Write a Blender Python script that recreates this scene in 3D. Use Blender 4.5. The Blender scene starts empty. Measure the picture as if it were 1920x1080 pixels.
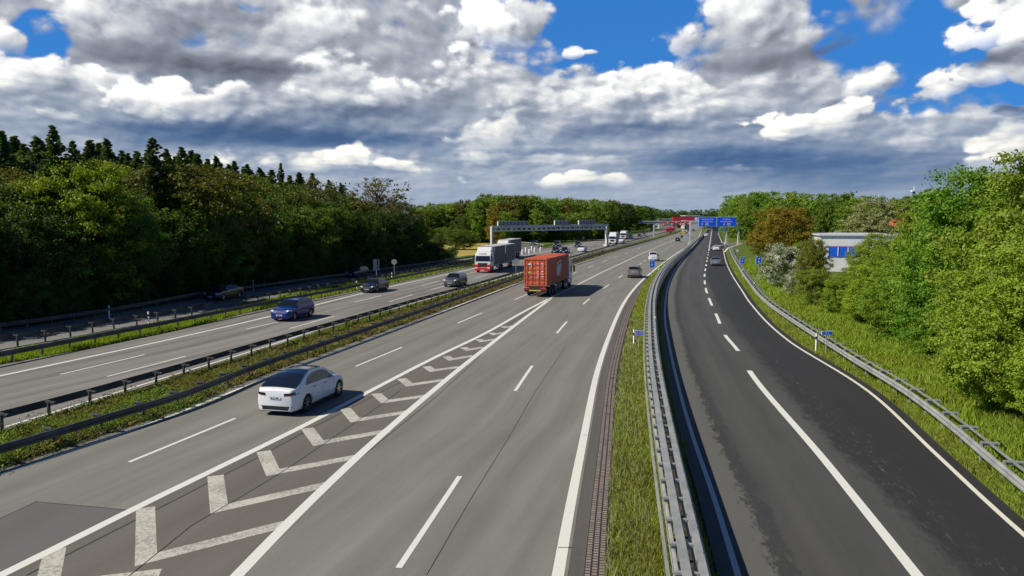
import bpy, bmesh, math, random
import numpy as np
from mathutils import Vector, Matrix
random.seed(7)
RS = np.random.RandomState(11)
SC = bpy.context.scene
COL = SC.collection
PI = math.pi

# ------------------------------------------------------------------ camera
FPX, CAMH, HOR = 1387.0, 8.06, 413.0            # focal length in photo pixels, eye height, horizon row
PITCH = math.atan((540.0 - HOR) / FPX)
cam_data = bpy.data.cameras.new('camera')
cam_data.sensor_width = 36.0
cam_data.lens = FPX / 1920.0 * 36.0
cam_data.clip_start = 0.1
cam_data.clip_end = 20000.0
cam = bpy.data.objects.new('camera', cam_data)
cam.location = (0, 0, CAMH)
cam.rotation_euler = (PI / 2 - PITCH, 0, 0)
COL.objects.link(cam)
SC.camera = cam

# ------------------------------------------------------------------ render, exposure
SC.view_settings.view_transform = 'Standard'
SC.view_settings.look = 'None'
SC.view_settings.exposure = 0.17
SC.view_settings.gamma = 1.0
SC.cycles.use_denoising = True
SC.cycles.max_bounces = 6
SC.cycles.diffuse_bounces = 2
SC.cycles.glossy_bounces = 2
SC.cycles.transmission_bounces = 3
SC.cycles.transparent_max_bounces = 6
SC.cycles.caustics_reflective = False
SC.cycles.caustics_refractive = False

# ------------------------------------------------------------------ sun: from the left, shadows fall to the right
SUN_EL = math.radians(41)
SUN_DIR = Vector((-math.cos(SUN_EL) * 0.970, -math.cos(SUN_EL) * 0.243, math.sin(SUN_EL)))   # towards the sun
sl = bpy.data.lights.new('sun', 'SUN')
sl.energy = 5.0
sl.angle = math.radians(0.5)
sl.color = (1.0, 0.93, 0.79)
so = bpy.data.objects.new('sun', sl)
so.rotation_euler = SUN_DIR.to_track_quat('Z', 'Y').to_euler()
COL.objects.link(so)
# ------------------------------------------------------------------ node expression helper
class E:
    """a socket in a node tree with arithmetic"""
    def __init__(s, nt, sock): s.nt, s.s = nt, sock
    def _m(s, op, *a, clamp=False):
        n = s.nt.nodes.new('ShaderNodeMath'); n.operation = op; n.use_clamp = clamp
        for i, v in enumerate((s,) + a):
            if isinstance(v, E): s.nt.links.new(v.s, n.inputs[i])
            else: n.inputs[i].default_value = v
        return E(s.nt, n.outputs[0])
    def __add__(s, o): return s._m('ADD', o)
    def __radd__(s, o): return s._m('ADD', o)
    def __sub__(s, o): return s._m('SUBTRACT', o)
    def __rsub__(s, o): return (s * -1.0) + o
    def __mul__(s, o): return s._m('MULTIPLY', o)
    def __rmul__(s, o): return s._m('MULTIPLY', o)
    def __truediv__(s, o): return s._m('DIVIDE', o)
    def pw(s, o): return s._m('POWER', o)
    def mx(s, o): return s._m('MAXIMUM', o)
    def mn(s, o): return s._m('MINIMUM', o)
    def ab(s): return s._m('ABSOLUTE')
    def cl(s): return s._m('ADD', 0.0, clamp=True)
    def step(s, a, b):
        n = s.nt.nodes.new('ShaderNodeMapRange'); n.interpolation_type = 'SMOOTHSTEP'
        s.nt.links.new(s.s, n.inputs['Value'])
        for k, v in (('From Min', a), ('From Max', b)):
            if isinstance(v, E): s.nt.links.new(v.s, n.inputs[k])
            else: n.inputs[k].default_value = v
        return E(s.nt, n.outputs[0])

def vec(nt, x, y, z=0.0):
    n = nt.nodes.new('ShaderNodeCombineXYZ')
    for i, v in enumerate((x, y, z)):
        if isinstance(v, E): nt.links.new(v.s, n.inputs[i])
        else: n.inputs[i].default_value = v
    return E(nt, n.outputs[0])
def mixc(nt, f, a, b):
    n = nt.nodes.new('ShaderNodeMix'); n.data_type = 'RGBA'
    for i, v in ((0, f), (6, a), (7, b)):
        if isinstance(v, E): nt.links.new(v.s, n.inputs[i])
        else: n.inputs[i].default_value = v if i == 0 else (tuple(v) + (1.0,) if len(v) == 3 else v)
    return E(nt, n.outputs[2])
def noise(nt, v, scale, detail=4, rough=0.55, dist=0.0, dim='3D', color=False):
    n = nt.nodes.new('ShaderNodeTexNoise'); n.noise_dimensions = dim
    if v is not None: nt.links.new(v.s, n.inputs['Vector'])
    n.inputs['Scale'].default_value = scale; n.inputs['Detail'].default_value = detail
    n.inputs['Roughness'].default_value = rough; n.inputs['Distortion'].default_value = dist
    return E(nt, n.outputs[1 if color else 0])
def voro(nt, v, scale, detail=0, rough=0.5, feat='F1', out=0, dim='3D'):
    n = nt.nodes.new('ShaderNodeTexVoronoi'); n.voronoi_dimensions = dim; n.feature = feat
    if v is not None: nt.links.new(v.s, n.inputs['Vector'])
    n.inputs['Scale'].default_value = scale
    if feat != 'DISTANCE_TO_EDGE' or True:
        try:
            n.inputs['Detail'].default_value = detail; n.inputs['Roughness'].default_value = rough
        except Exception: pass
    return E(nt, n.outputs[out])

def s2l(c):      # 8-bit sRGB to linear
    return tuple(((x / 255) / 12.92 if x / 255 <= .04045 else ((x / 255 + .055) / 1.055) ** 2.4) for x in c)

def az_el(px, py):
    x, y, z = (px - 960) / FPX, 1.0, -(py - 540) / FPX
    c, s = math.cos(PITCH), math.sin(PITCH)
    Y, Z = y * c + z * s, -y * s + z * c
    return math.atan2(x, Y), math.asin(Z / math.sqrt(x * x + Y * Y + Z * Z))

# ------------------------------------------------------------------ sky: Nishita with cumulus laid over the dome by direction
wd = bpy.data.worlds.new('World'); SC.world = wd; wd.use_nodes = True
nt = wd.node_tree; nt.nodes.clear()
wout = nt.nodes.new('ShaderNodeOutputWorld'); bg = nt.nodes.new('ShaderNodeBackground')
nt.links.new(bg.outputs[0], wout.inputs[0]); bg.inputs['Strength'].default_value = 0.1
tc = nt.nodes.new('ShaderNodeTexCoord')
sep = nt.nodes.new('ShaderNodeSeparateXYZ'); nt.links.new(tc.outputs['Generated'], sep.inputs[0])
X, Y, Z = (E(nt, sep.outputs[i]) for i in range(3))
AZ = X._m('ARCTAN2', Y); EL = Z._m('ARCSINE')
sky = nt.nodes.new('ShaderNodeTexSky'); sky.sky_type = 'NISHITA'; sky.sun_disc = False
sky.sun_elevation = SUN_EL; sky.sun_rotation = math.atan2(SUN_DIR.x, SUN_DIR.y)
sky.air_density = 1.0; sky.dust_density = 0.4; sky.ozone_density = 2.5

# coordinates: flatter towards the horizon, as a cloud deck recedes
ELc = EL.mx(-0.02)
V0 = (ELc + 0.05)._m('LOGARITHM', math.e) * 0.30
warpc = noise(nt, vec(nt, AZ * 1.0, V0 * 1.4, 3.1), 5.0, 3, 0.5, color=True)
wsep = nt.nodes.new('ShaderNodeSeparateColor'); nt.links.new(warpc.s, wsep.inputs[0])
WX = (E(nt, wsep.outputs[0]) - 0.5); WY = (E(nt, wsep.outputs[1]) - 0.5)
PX = AZ + WX * 0.06; PY = V0 + WY * 0.05

# density group: billows at point (x, y) of the sheet
dg_ = bpy.data.node_groups.new('cloud_density', 'ShaderNodeTree')
for nm in ('x', 'y', 'seed'): dg_.interface.new_socket(nm, in_out='INPUT', socket_type='NodeSocketFloat')
dg_.interface.new_socket('d', in_out='OUTPUT', socket_type='NodeSocketFloat')
gi = dg_.nodes.new('NodeGroupInput'); go = dg_.nodes.new('NodeGroupOutput')
gx, gy, gs_ = (E(dg_, gi.outputs[i]) for i in range(3))
vv = vec(dg_, gx, gy * 1.25, gs_)
f1 = noise(dg_, vv, 4.6, 6, 0.56)
b1 = 1.0 - voro(dg_, vv, 11.0, 2.0, 0.5)
dres = (f1 - 0.5) * 1.7 + (b1 - 0.6) * 0.60 + 0.5
dg_.links.new(dres.s, go.inputs[0])
def dens(x, y, seed):
    n = nt.nodes.new('ShaderNodeGroup'); n.node_tree = dg_
    for i, v in enumerate((x, y, seed)):
        if isinstance(v, E): nt.links.new(v.s, n.inputs[i])
        else: n.inputs[i].default_value = v
    return E(nt, n.outputs[0])

WA = AZ + WX * 0.05; WE = EL + WY * 0.025
def bumps(rows):
    """sum of soft bumps at given directions (height w, half-widths in photo pixels)"""
    tot = None
    for (px, py, rx, ry, w) in rows:
        a, e = az_el(px, py); rx *= 1.6; ry *= 1.6
        dx = WA._m('MULTIPLY_ADD', FPX / rx, -a * FPX / rx); dy = WE._m('MULTIPLY_ADD', FPX / ry, -e * FPX / ry)
        q = (1.0 - dy._m('MULTIPLY_ADD', dy, dx * dx)).mx(0.0)
        q = q * q
        tot = q * w if tot is None else q._m('MULTIPLY_ADD', w, tot)
    return tot
# cover: where cloud closes the sky, minus the blue gaps
holes = bumps([(58, 88, 52, 42, 1.5), (120, 34, 50, 12, .5), (1120, 40, 190, 68, 2.0), (1250, 70, 80, 66, 1.3), (1545, 40, 34, 55, 1.1),
               (1720, 120, 105, 66, 1.7), (1880, 180, 70, 24, 1.2), (480, 4, 26, 12, .9), (1690, 40, 70, 60, .9), (980, 5, 40, 30, .9)])
D1 = dens(PX, PY, 0.0)
D2 = dens(PX - 0.006, PY + 0.008, 0.0)
IX = AZ + WX * 0.03; IY = EL * 1.35 + WY * 0.03
D3 = noise(nt, vec(nt, IX, IY, 7.7), 13.0, 5, 0.60)
CB = 1.0 - voro(nt, vec(nt, IX, IY, 1.1), 30.0, 1.0, 0.6)
hz = EL.step(0.16, 0.0)
rel = (D1 - D2) * 1.15
rel = rel * (1.0 - hz * 0.6)
cover = D1 * 0.8 + 0.70 + hz * 0.5 - holes - (EL - 0.31).mx(0.0) * 6.0 - Y.step(0.35, -0.1) * 0.9  # cloud cleared overhead and behind the camera to cut ambient light
A0 = cover.step(0.30, 0.62)
drk = bumps([(480, 255, 260, 17, .22), (760, 262, 160, 12, .22), (1000, 285, 160, 7, .16), (1560, 310, 260, 38, .34), (1330, 300, 180, 22, .22), (1640, 345, 160, 14, .12)])
L = rel * 0.55 + 0.37 - drk * (0.5 + D3 * 0.6) + (D3 - 0.5) * 0.42 + hz * 0.05

HB = D1 * 0.30 + D3 * 0.62 + (CB - 0.55) * 0.22 + 0.02
rel = rel * 0.95 + (D3 - 0.5) * 0.46 + (CB - 0.6) * 0.18
heaps = [  # px, py, rx, ry, light of crown, light of base, softness, tilt   (far and low ones first)
    (1100, 340, 75, 10, .92, .55, .35, 0), (860, 341, 12, 8, .8, .6, .3, 0), 
    (1000, 305, 190, 12, .66, .34, .5, 0), (1330, 318, 90, 8, .60, .35, .6, 0),
    (600, 308, 190, 20, .84, .56, .4, 0), (740, 312, 36, 13, .98, .6, .25, 0), (655, 303, 34, 20, .98, .62, .25, 0), 
    
    (1900, 292, 55, 28, .90, .50, .3, 0), (1730, 262, 50, 20, .62, .42, .5, 0), (1910, 250, 50, 16, .75, .45, .4, 0), (1800, 215, 110, 18, .80, .40, .4, 0),
    (1560, 215, 260, 60, .50, .30, .7, 0), (940, 258, 70, 26, .92, .30, .3, 0), (1200, 235, 210, 48, .62, .26, .5, 0),
    (1150, 200, 200, 52, .80, .34, .4, 0), (1000, 180, 75, 42, .94, .30, .28, 0), (1330, 205, 100, 42, .80, .36, .35, .2), (1240, 160, 110, 36, .98, .50, .28, 0),
    (1090, 150, 60, 36, .75, .45, .3, 0), (1180, 140, 70, 24, .95, .6, .25, 0), (1500, 165, 150, 36, .66, .36, .45, 0), (1550, 240, 125, 24, .98, .48, .22, .12), (1640, 165, 60, 26, .80, .45, .4, 0),
    
    (60, 205, 190, 56, .62, .30, .6, 0), (130, 150, 120, 36, .96, .46, .28, 0), (20, 148, 60, 30, .92, .5, .28, 0), (110, 213, 30, 16, .80, .5, .3, 0), 
    (450, 235, 240, 44, .50, .10, .6, 0), (345, 195, 110, 46, 1.04, .34, .22, 0), (480, 200, 110, 26, .62, .28, .5, 0), 
    (720, 190, 130, 62, .70, .24, .5, 0), (640, 150, 95, 52, .96, .40, .3, 0), (755, 180, 80, 42, .88, .36, .3, 0), (950, 150, 120, 70, .66, .30, .5, 0),
    (750, 60, 130, 100, .62, .26, .5, 0), (965, 65, 62, 76, .66, .44, .28, 0), (900, 40, 62, 86, 1.04, .60, .25, 0), (870, 120, 60, 44, .96, .5, .3, 0),
    (560, 60, 170, 76, .80, .30, .45, 0), (620, 20, 120, 60, .86, .5, .5, 0), (450, 130, 130, 26, .30, .14, .6, 0),
    (270, 62, 170, 74, .86, .06, .4, 0), (380, 40, 150, 76, .66, .10, .5, 0), (5, 80, 34, 32, .86, .5, .3, 0),
    (1620, 50, 70, 66, .56, .20, .7, .5), (1560, 92, 60, 20, .34, .22, .7, .3), (1400, 62, 118, 78, .92, .14, .3, .1), (1330, 118, 60, 24, .60, .28, .5, .1), (1475, 100, 66, 36, .60, .16, .45, .15),
    (1080, 100, 22, 16, .9, .6, .3, 0), (1110, 98, 26, 7, .85, .6, .3, 0), 
    (1790, 165, 130, 34, .96, .50, .25, .32), (1870, 62, 70, 40, 1.05, .90, .2, .15), (1890, 20, 60, 36, 1.05, .85, .2, 0), (1890, 118, 70, 28, .52, .44, .3, .25), (1905, 205, 36, 14, .22, .16, .4, 0),
]
HK = 1.32
# heaps are laid over each other three at a time with vector maths: cauliflower outline, sunlit crown, shaded flat base
def vm_(op, *a):
    n = nt.nodes.new('ShaderNodeVectorMath'); n.operation = op
    for i, v in enumerate(a):
        if isinstance(v, E): nt.links.new(v.s, n.inputs[i])
        else: n.inputs[i].default_value = v
    return E(nt, n.outputs[0])
HAs = AZ + WX * 0.035; HEs = EL + WY * 0.02
HAV = vec(nt, HAs, HAs, HAs); HEV = vec(nt, HEs, HEs, HEs)
bv = HB * 2.9 - 0.28; BV = vec(nt, bv, bv, bv); RV = vec(nt, rel, rel, rel)
AV = None
while len(heaps) % 3: heaps.insert(0, (0, -900, 5, 5, .5, .5, .5, 0))
for k in range(0, len(heaps), 3):
    H = []
    for (px, py, rx, ry, tp_, bs_, sf_, tl_) in heaps[k:k + 3]:
        lo_ = py > 225; rx *= 1.25 if lo_ else 1.0; ry *= 1.55 if lo_ else 1.0
        a, e = az_el(px, py); H.append((a, e, rx * HK / FPX, ry * HK / FPX, tp_ * .98, bs_ * .95, sf_ * 1.3, tl_))
    g = lambda fn: tuple(fn(*h) for h in H)
    dx = vm_('MULTIPLY_ADD', HAV, g(lambda a, e, ra, re, t, b, s_, tl: 1 / ra), g(lambda a, e, ra, re, t, b, s_, tl: -a / ra))
    t1 = vm_('MULTIPLY_ADD', HAV, g(lambda a, e, ra, re, t, b, s_, tl: -tl / re), g(lambda a, e, ra, re, t, b, s_, tl: (a * tl - e) / re))
    dy = vm_('MULTIPLY_ADD', HEV, g(lambda a, e, ra, re, t, b, s_, tl: 1 / re), t1)
    yy = vm_('MAXIMUM', dy, vm_('MULTIPLY', dy, (-1.8,) * 3))
    r2 = vm_('MULTIPLY_ADD', yy, yy, vm_('MULTIPLY', dx, dx))
    f = vm_('SUBTRACT', BV, r2)
    mr = nt.nodes.new('ShaderNodeMapRange'); mr.data_type = 'FLOAT_VECTOR'; mr.interpolation_type = 'SMOOTHSTEP'
    nt.links.new(f.s, mr.inputs[6]); mr.inputs[7].default_value = (0, 0, 0); mr.inputs[8].default_value = g(lambda a, e, ra, re, t, b, s_, tl: s_)
    mr.inputs[9].default_value = (0, 0, 0); mr.inputs[10].default_value = (1, 1, 1)
    al = E(nt, mr.outputs[1])
    fd = nt.nodes.new('ShaderNodeMapRange'); fd.data_type = 'FLOAT_VECTOR'; nt.links.new(dy.s, fd.inputs[6])
    fd.inputs[7].default_value = (-.62, -.62, -.62); fd.inputs[8].default_value = (.05, .05, .05); fd.inputs[9].default_value = (0, 0, 0); fd.inputs[10].default_value = (1, 1, 1)
    al = vm_('MULTIPLY', al, E(nt, fd.outputs[1]))      # bases melt into the cloud below
    v = vm_('MULTIPLY_ADD', dy, g(lambda a, e, ra, re, t, b, s_, tl: .62 * (t - b)), g(lambda a, e, ra, re, t, b, s_, tl: b + .55 * (t - b)))
    v = vm_('MULTIPLY_ADD', dx, g(lambda a, e, ra, re, t, b, s_, tl: -.20 * (t - b)), v)
    v = vm_('MINIMUM', vm_('MAXIMUM', v, g(lambda a, e, ra, re, t, b, s_, tl: b)), g(lambda a, e, ra, re, t, b, s_, tl: t))
    v = vm_('ADD', v, RV)
    AV = al if AV is None else vm_('MAXIMUM', AV, al)
    s1 = nt.nodes.new('ShaderNodeSeparateXYZ'); nt.links.new(al.s, s1.inputs[0])
    s2 = nt.nodes.new('ShaderNodeSeparateXYZ'); nt.links.new(v.s, s2.inputs[0])
    for j in range(3):
        mx_ = nt.nodes.new('ShaderNodeMix'); nt.links.new(s1.outputs[j], mx_.inputs[0]); nt.links.new(L.s, mx_.inputs[2]); nt.links.new(s2.outputs[j], mx_.inputs[3])
        L = E(nt, mx_.outputs[0])
s1 = nt.nodes.new('ShaderNodeSeparateXYZ'); nt.links.new(AV.s, s1.inputs[0])
A = E(nt, s1.outputs[0]).mx(E(nt, s1.outputs[1])).mx(E(nt, s1.outputs[2])).mx(A0)
drk2 = bumps([(300, 104, 110, 17, .20), (440, 134, 150, 24, .25), (1440, 114, 95, 13, .22), (1590, 86, 66, 20, .22), (1885, 104, 66, 11, .30), (700, 216, 110, 20, .16), (470, 250, 230, 17, .20), (890, 88, 30, 26, .14), (1180, 245, 130, 12, .16)])
L = L - drk2 * (D3 * 1.2 + 0.45)
alpha = A.cl(); L = ((L - 0.42) * 1.10 + 0.50).cl()
K = 10.0
def kc(c, k=1.0): return tuple(v * K * k for v in s2l(c))
def cramp(stops):
    ramp = nt.nodes.new('ShaderNodeValToRGB'); cr = ramp.color_ramp; cr.interpolation = 'LINEAR'
    cr.elements[0].position = 0.0; cr.elements[1].position = 1.0
    for p_, c_ in stops[1:-1]: cr.elements.new(p_)
    for el_, (p_, c_) in zip(cr.elements, stops): el_.color = s2l(c_) + (1,)
    nt.links.new(L.s, ramp.inputs[0]); return E(nt, ramp.outputs[0])
c_lo = cramp([(0.0, (62, 92, 134)), (0.2, (88, 114, 150)), (0.42, (138, 152, 174)), (0.66, (192, 198, 206)), (0.85, (238, 236, 228)), (1.0, (255, 252, 244))])
c_hi = cramp([(0.0, (92, 97, 108)), (0.25, (124, 130, 142)), (0.45, (158, 164, 176)), (0.66, (202, 205, 210)), (0.85, (242, 243, 242)), (1.0, (255, 255, 255))])
ccol = mixc(nt, EL.step(0.08, 0.20), c_lo, c_hi)
vm = nt.nodes.new('ShaderNodeVectorMath'); vm.operation = 'SCALE'; nt.links.new(ccol.s, vm.inputs[0]); vm.inputs['Scale'].default_value = K
ccol = E(nt, vm.outputs[0])
# clear air between the clouds: the Nishita sky, deepened
vt = nt.nodes.new('ShaderNodeVectorMath'); vt.operation = 'MULTIPLY'; nt.links.new(sky.outputs[0], vt.inputs[0]); vt.inputs[1].default_value = (0.23, 0.62, 1.12)
blue = mixc(nt, 0.75, E(nt, vt.outputs[0]), kc((52, 120, 196)))
blue = mixc(nt, EL.step(0.33, 0.7), blue, kc((24, 42, 78)))  # unseen upper sky darkened so that shadows deepen
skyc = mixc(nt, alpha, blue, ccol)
# distant air near the horizon
far = EL.step(0.075, 0.0)
skyc = mixc(nt, far * 0.7, skyc, kc((140, 158, 182)))
gnd = EL.step(-0.01, -0.03)
skyc = mixc(nt, gnd, skyc, kc((70, 80, 70)))
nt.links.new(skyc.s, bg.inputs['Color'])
wd.cycles.sampling_method = 'MANUAL'; wd.cycles.sample_map_resolution = 256
# ------------------------------------------------------------------ geometry of the photograph: pixel -> world at height z
_c, _s = math.cos(PITCH), math.sin(PITCH)
def U(px, py, z=0.0):
    dx, dy = (px - 960) / FPX, -(py - 540) / FPX
    d = Vector((dx, _c + dy * _s, -_s + dy * _c))
    t = (z - CAMH) / d.z
    return Vector((d.x * t, d.y * t, z))
def P(v):       # world -> pixel
    d = Vector(v) - Vector((0, 0, CAMH))
    zc = d.y * _c - d.z * _s; yc = d.y * _s + d.z * _c
    return (960 + FPX * d.x / zc, 540 - FPX * yc / zc)
def YD(py, z=0.0): return U(960, py, z).y          # distance ahead of a picture row

class Curve2:
    """smooth plan curve x(y) through points traced in the photograph at height z"""
    def __init__(s, pts, z=0.0, ext=None):
        w = sorted([tuple(U(px, py, z))[:2] for px, py in pts], key=lambda p: p[1])
        s.y = np.array([p[1] for p in w]); s.x = np.array([p[0] for p in w]); s.z = z
        n = len(s.y); m = np.zeros(n); d = np.diff(s.x) / np.diff(s.y); h = np.diff(s.y)
        for i in range(1, n - 1): m[i] = (d[i - 1] * h[i] + d[i] * h[i - 1]) / (h[i] + h[i - 1])
        m[0] = d[0] * 1.5 - m[1] * .5 if n > 2 else d[0]; m[-1] = d[-1] * 1.5 - m[-2] * .5 if n > 2 else d[-1]
        s.m = m
    def __call__(s, y):
        y = float(y)
        if y <= s.y[0]: return float(s.x[0] + s.m[0] * (y - s.y[0]))
        if y >= s.y[-1]: return float(s.x[-1] + s.m[-1] * (y - s.y[-1]))
        i = int(np.searchsorted(s.y, y)) - 1; i = max(0, min(i, len(s.y) - 2))
        h = s.y[i + 1] - s.y[i]; t = (y - s.y[i]) / h
        return float((2*t**3-3*t*t+1)*s.x[i] + (t**3-2*t*t+t)*h*s.m[i] + (-2*t**3+3*t*t)*s.x[i+1] + (t**3-t*t)*h*s.m[i+1])
    def tan(s, y):
        d = s(y + .5) - s(y - .5); v = Vector((d, 1.0, 0)); return v.normalized()
    def pt(s, y, off=0.0, z=0.0):      # point at distance y, off metres to the right of the curve
        t = s.tan(y); return Vector((s(y) + t.y * off, y - t.x * off, z))
    def path(s, y0, y1, step=None, off=0.0, z=0.0):
        out = []; y = y0
        while y < y1 - 1e-6:
            out.append(s.pt(y, off, z)); y += step if step else max(0.6, y * 0.03)
        out.append(s.pt(y1, off, z)); return out
    def arc(s, y0, y1, spacing, off=0.0, z=0.0):   # points equally spaced along the curve, with directions
        out = []; y = y0; 
        while y < y1:
            out.append((s.pt(y, off, z), s.tan(y), y)); y += spacing * s.tan(y).y
        return out

# ------------------------------------------------------------------ mesh helpers
class MB:
    """collects faces; build() links them as ONE mesh object"""
    def __init__(s): s.v, s.f, s.mi, s.uv, s.sm = [], [], [], [], []
    def add(s, vs, fs, m=0, uv=None, smooth=False):
        b = len(s.v); s.v += [tuple(v) for v in vs]
        for i, f in enumerate(fs):
            s.f.append(tuple(b + k for k in f)); s.mi.append(m); s.sm.append(smooth)
            s.uv.append(uv[i] if uv else None)
        return s
    def box(s, c, d, m=0, rot=0.0, taper=1.0):
        cx, cy, cz = c; hx, hy, hz = d[0] / 2, d[1] / 2, d[2] / 2
        vs = []
        for z in (-1, 1):
            k = taper if z > 0 else 1.0
            for (x, y) in ((-1, -1), (1, -1), (1, 1), (-1, 1)):
                X_, Y_ = x * hx * k, y * hy * k
                vs.append((cx + X_ * math.cos(rot) - Y_ * math.sin(rot), cy + X_ * math.sin(rot) + Y_ * math.cos(rot), cz + z * hz))
        return s.add(vs, [(3, 2, 1, 0), (4, 5, 6, 7), (0, 1, 5, 4), (1, 2, 6, 5), (2, 3, 7, 6), (3, 0, 4, 7)], m)
    def bar(s, a, b, w, h=None, m=0, up=Vector((0, 0, 1))):
        a, b = Vector(a), Vector(b); h = h or w; t = (b - a).normalized()
        r = t.cross(up)
        if r.length < 1e-4: r = t.cross(Vector((0, 1, 0)))
        r.normalize(); u = r.cross(t)
        vs = [p + r * (x * w / 2) + u * (y * h / 2) for p in (a, b) for x, y in ((-1, -1), (1, -1), (1, 1), (-1, 1))]
        return s.add(vs, [(0, 1, 2, 3), (7, 6, 5, 4), (0, 4, 5, 1), (1, 5, 6, 2), (2, 6, 7, 3), (3, 7, 4, 0)], m)
    def tube(s, a, b, r0, r1=None, n=8, m=0, smooth=True, cap=True):
        a, b = Vector(a), Vector(b); r1 = r0 if r1 is None else r1; t = (b - a)
        if t.length < 1e-6: return s
        t.normalize(); x = t.orthogonal().normalized(); y = t.cross(x)
        vs = [p + (x * math.cos(2*PI*k/n) + y * math.sin(2*PI*k/n)) * r for p, r in ((a, r0), (b, r1)) for k in range(n)]
        s.add(vs, [(k, (k+1) % n, n + (k+1) % n, n + k) for k in range(n)], m, smooth=smooth)
        if cap:
            s.add(vs, [tuple(range(n))[::-1], tuple(range(n, 2*n))], m)
        return s
    def disc(s, c, axis, r, n=16, m=0, r_in=0.0):
        c, t = Vector(c), Vector(axis).normalized(); x = t.orthogonal().normalized(); y = t.cross(x)
        ring = lambda R: [c + (x * math.cos(2*PI*k/n) + y * math.sin(2*PI*k/n)) * R for k in range(n)]
        if r_in: return s.add(ring(r) + ring(r_in), [(k, (k+1) % n, n + (k+1) % n, n + k) for k in range(n)], m)
        return s.add(ring(r), [tuple(range(n))], m)
    def poly(s, pts, m=0): return s.add(pts, [tuple(range(len(pts)))], m)
    def prism(s, pts, d, m=0):          # polygon extruded by vector d
        d = Vector(d); n = len(pts); a = [Vector(p) for p in pts]; b = [p + d for p in a]
        return s.add(a + b, [tuple(range(n))[::-1], tuple(range(n, 2*n))] + [(k, (k+1) % n, n + (k+1) % n, n + k) for k in range(n)], m)
    def sweep(s, path, prof, m=0, smooth=False, closed=True, cap=True):
        """profile (side, up) swept along a path lying near the ground; side is to the right of travel"""
        n = len(prof); vs = []
        for i, p in enumerate(path):
            t = (path[min(i+1, len(path)-1)] - path[max(i-1, 0)]).normalized(); r = Vector((t.y, -t.x, 0)).normalized()
            vs += [p + r * a + Vector((0, 0, b)) for a, b in prof]
        fs = []
        for i in range(len(path) - 1):
            for k in range(n if closed else n - 1):
                a, b = i * n + k, i * n + (k + 1) % n
                fs.append((a, b, b + n, a + n))
        s.add(vs, fs, m, smooth=smooth)
        if closed and cap:
            L_ = len(path) - 1
            s.add(vs, [tuple(range(n))[::-1], tuple(L_ * n + k for k in range(n))], m)
        return s
    def build(s, name, mats, parent=None, loc=None, **kw):
        me = bpy.data.meshes.new(name); me.from_pydata(s.v, [], s.f)
        mats = mats if isinstance(mats, (list, tuple)) else [mats]
        for m in mats: me.materials.append(m)
        me.polygons.foreach_set('material_index', s.mi); me.polygons.foreach_set('use_smooth', s.sm)
        if any(u is not None for u in s.uv):
            ul = me.uv_layers.new(name='UVMap'); k = 0
            for i, f in enumerate(s.f):
                for j in range(len(f)):
                    if s.uv[i] is not None: ul.data[k].uv = s.uv[i][j]
                    k += 1
        me.update()
        return link(name, me, parent, loc, **kw)

def link(name, data, parent=None, loc=None, label=None, cat=None, group=None, kind=None):
    o = bpy.data.objects.new(name, data); COL.objects.link(o)
    if parent is not None: o.parent = parent
    if loc is not None: o.location = loc
    tag(o, label, cat, group, kind); return o
def tag(o, label=None, cat=None, group=None, kind=None):
    for k, v in (('label', label), ('category', cat), ('group', group), ('kind', kind)):
        if v: o[k] = v
    return o
def thing(name, label, cat, loc=(0, 0, 0), rz=0.0, group=None):
    o = link(name, None, None, loc, label, cat, group); o.rotation_euler = (0, 0, rz); o.empty_display_size = .3; return o
def dup(root, loc, rz, label=None, group=None, scale=None):
    r = root.copy(); COL.objects.link(r); r.location = loc; r.rotation_euler = (0, 0, rz)
    if label: r['label'] = label
    if group: r['group'] = group
    if scale: r.scale = scale
    for ch in [o for o in root.children]:
        c = ch.copy(); COL.objects.link(c); c.parent = r
        for g in ch.children:
            d = g.copy(); COL.objects.link(d); d.parent = c
    return r

# ------------------------------------------------------------------ materials
MATS = {}
def mat(name, col=(.5, .5, .5), rough=.6, metal=0.0, spec=.5, emit=None, coat=0.0, trans=0.0, noise_amt=0.0, nscale=6.0, bump=0.0):
    if name in MATS: return MATS[name]
    m = bpy.data.materials.new(name); m.use_nodes = True; MATS[name] = m
    t = m.node_tree; b = t.nodes['Principled BSDF']
    b.inputs['Base Color'].default_value = tuple(col) + (1,); b.inputs['Roughness'].default_value = rough; b.inputs['Metallic'].default_value = metal
    b.inputs['Specular IOR Level'].default_value = spec; b.inputs['Coat Weight'].default_value = coat; b.inputs['Coat Roughness'].default_value = .05
    b.inputs['Transmission Weight'].default_value = trans
    if emit: b.inputs['Emission Color'].default_value = tuple(emit[:3]) + (1,); b.inputs['Emission Strength'].default_value = emit[3]
    if noise_amt or bump:
        tc_ = t.nodes.new('ShaderNodeTexCoord'); n_ = noise(t, E(t, tc_.outputs['Object']), nscale, 6, .62)
        if noise_amt:
            a = tuple(max(0, c * (1 - noise_amt)) for c in col); b2 = tuple(min(1, c * (1 + noise_amt)) for c in col)
            t.links.new(mixc(t, n_.step(.3, .7), a, b2).s, b.inputs['Base Color'])
            t.links.new((n_ * .2 + (rough - .1)).s, b.inputs['Roughness'])
        if bump:
            bn = t.nodes.new('ShaderNodeBump'); bn.inputs['Strength'].default_value = bump; bn.inputs['Distance'].default_value = .02
            t.links.new(n_.s, bn.inputs['Height']); t.links.new(bn.outputs[0], b.inputs['Normal'])
    return m
# ------------------------------------------------------------------ curves traced along the motorway (photo pixels)
HZY = 640.0
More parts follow.
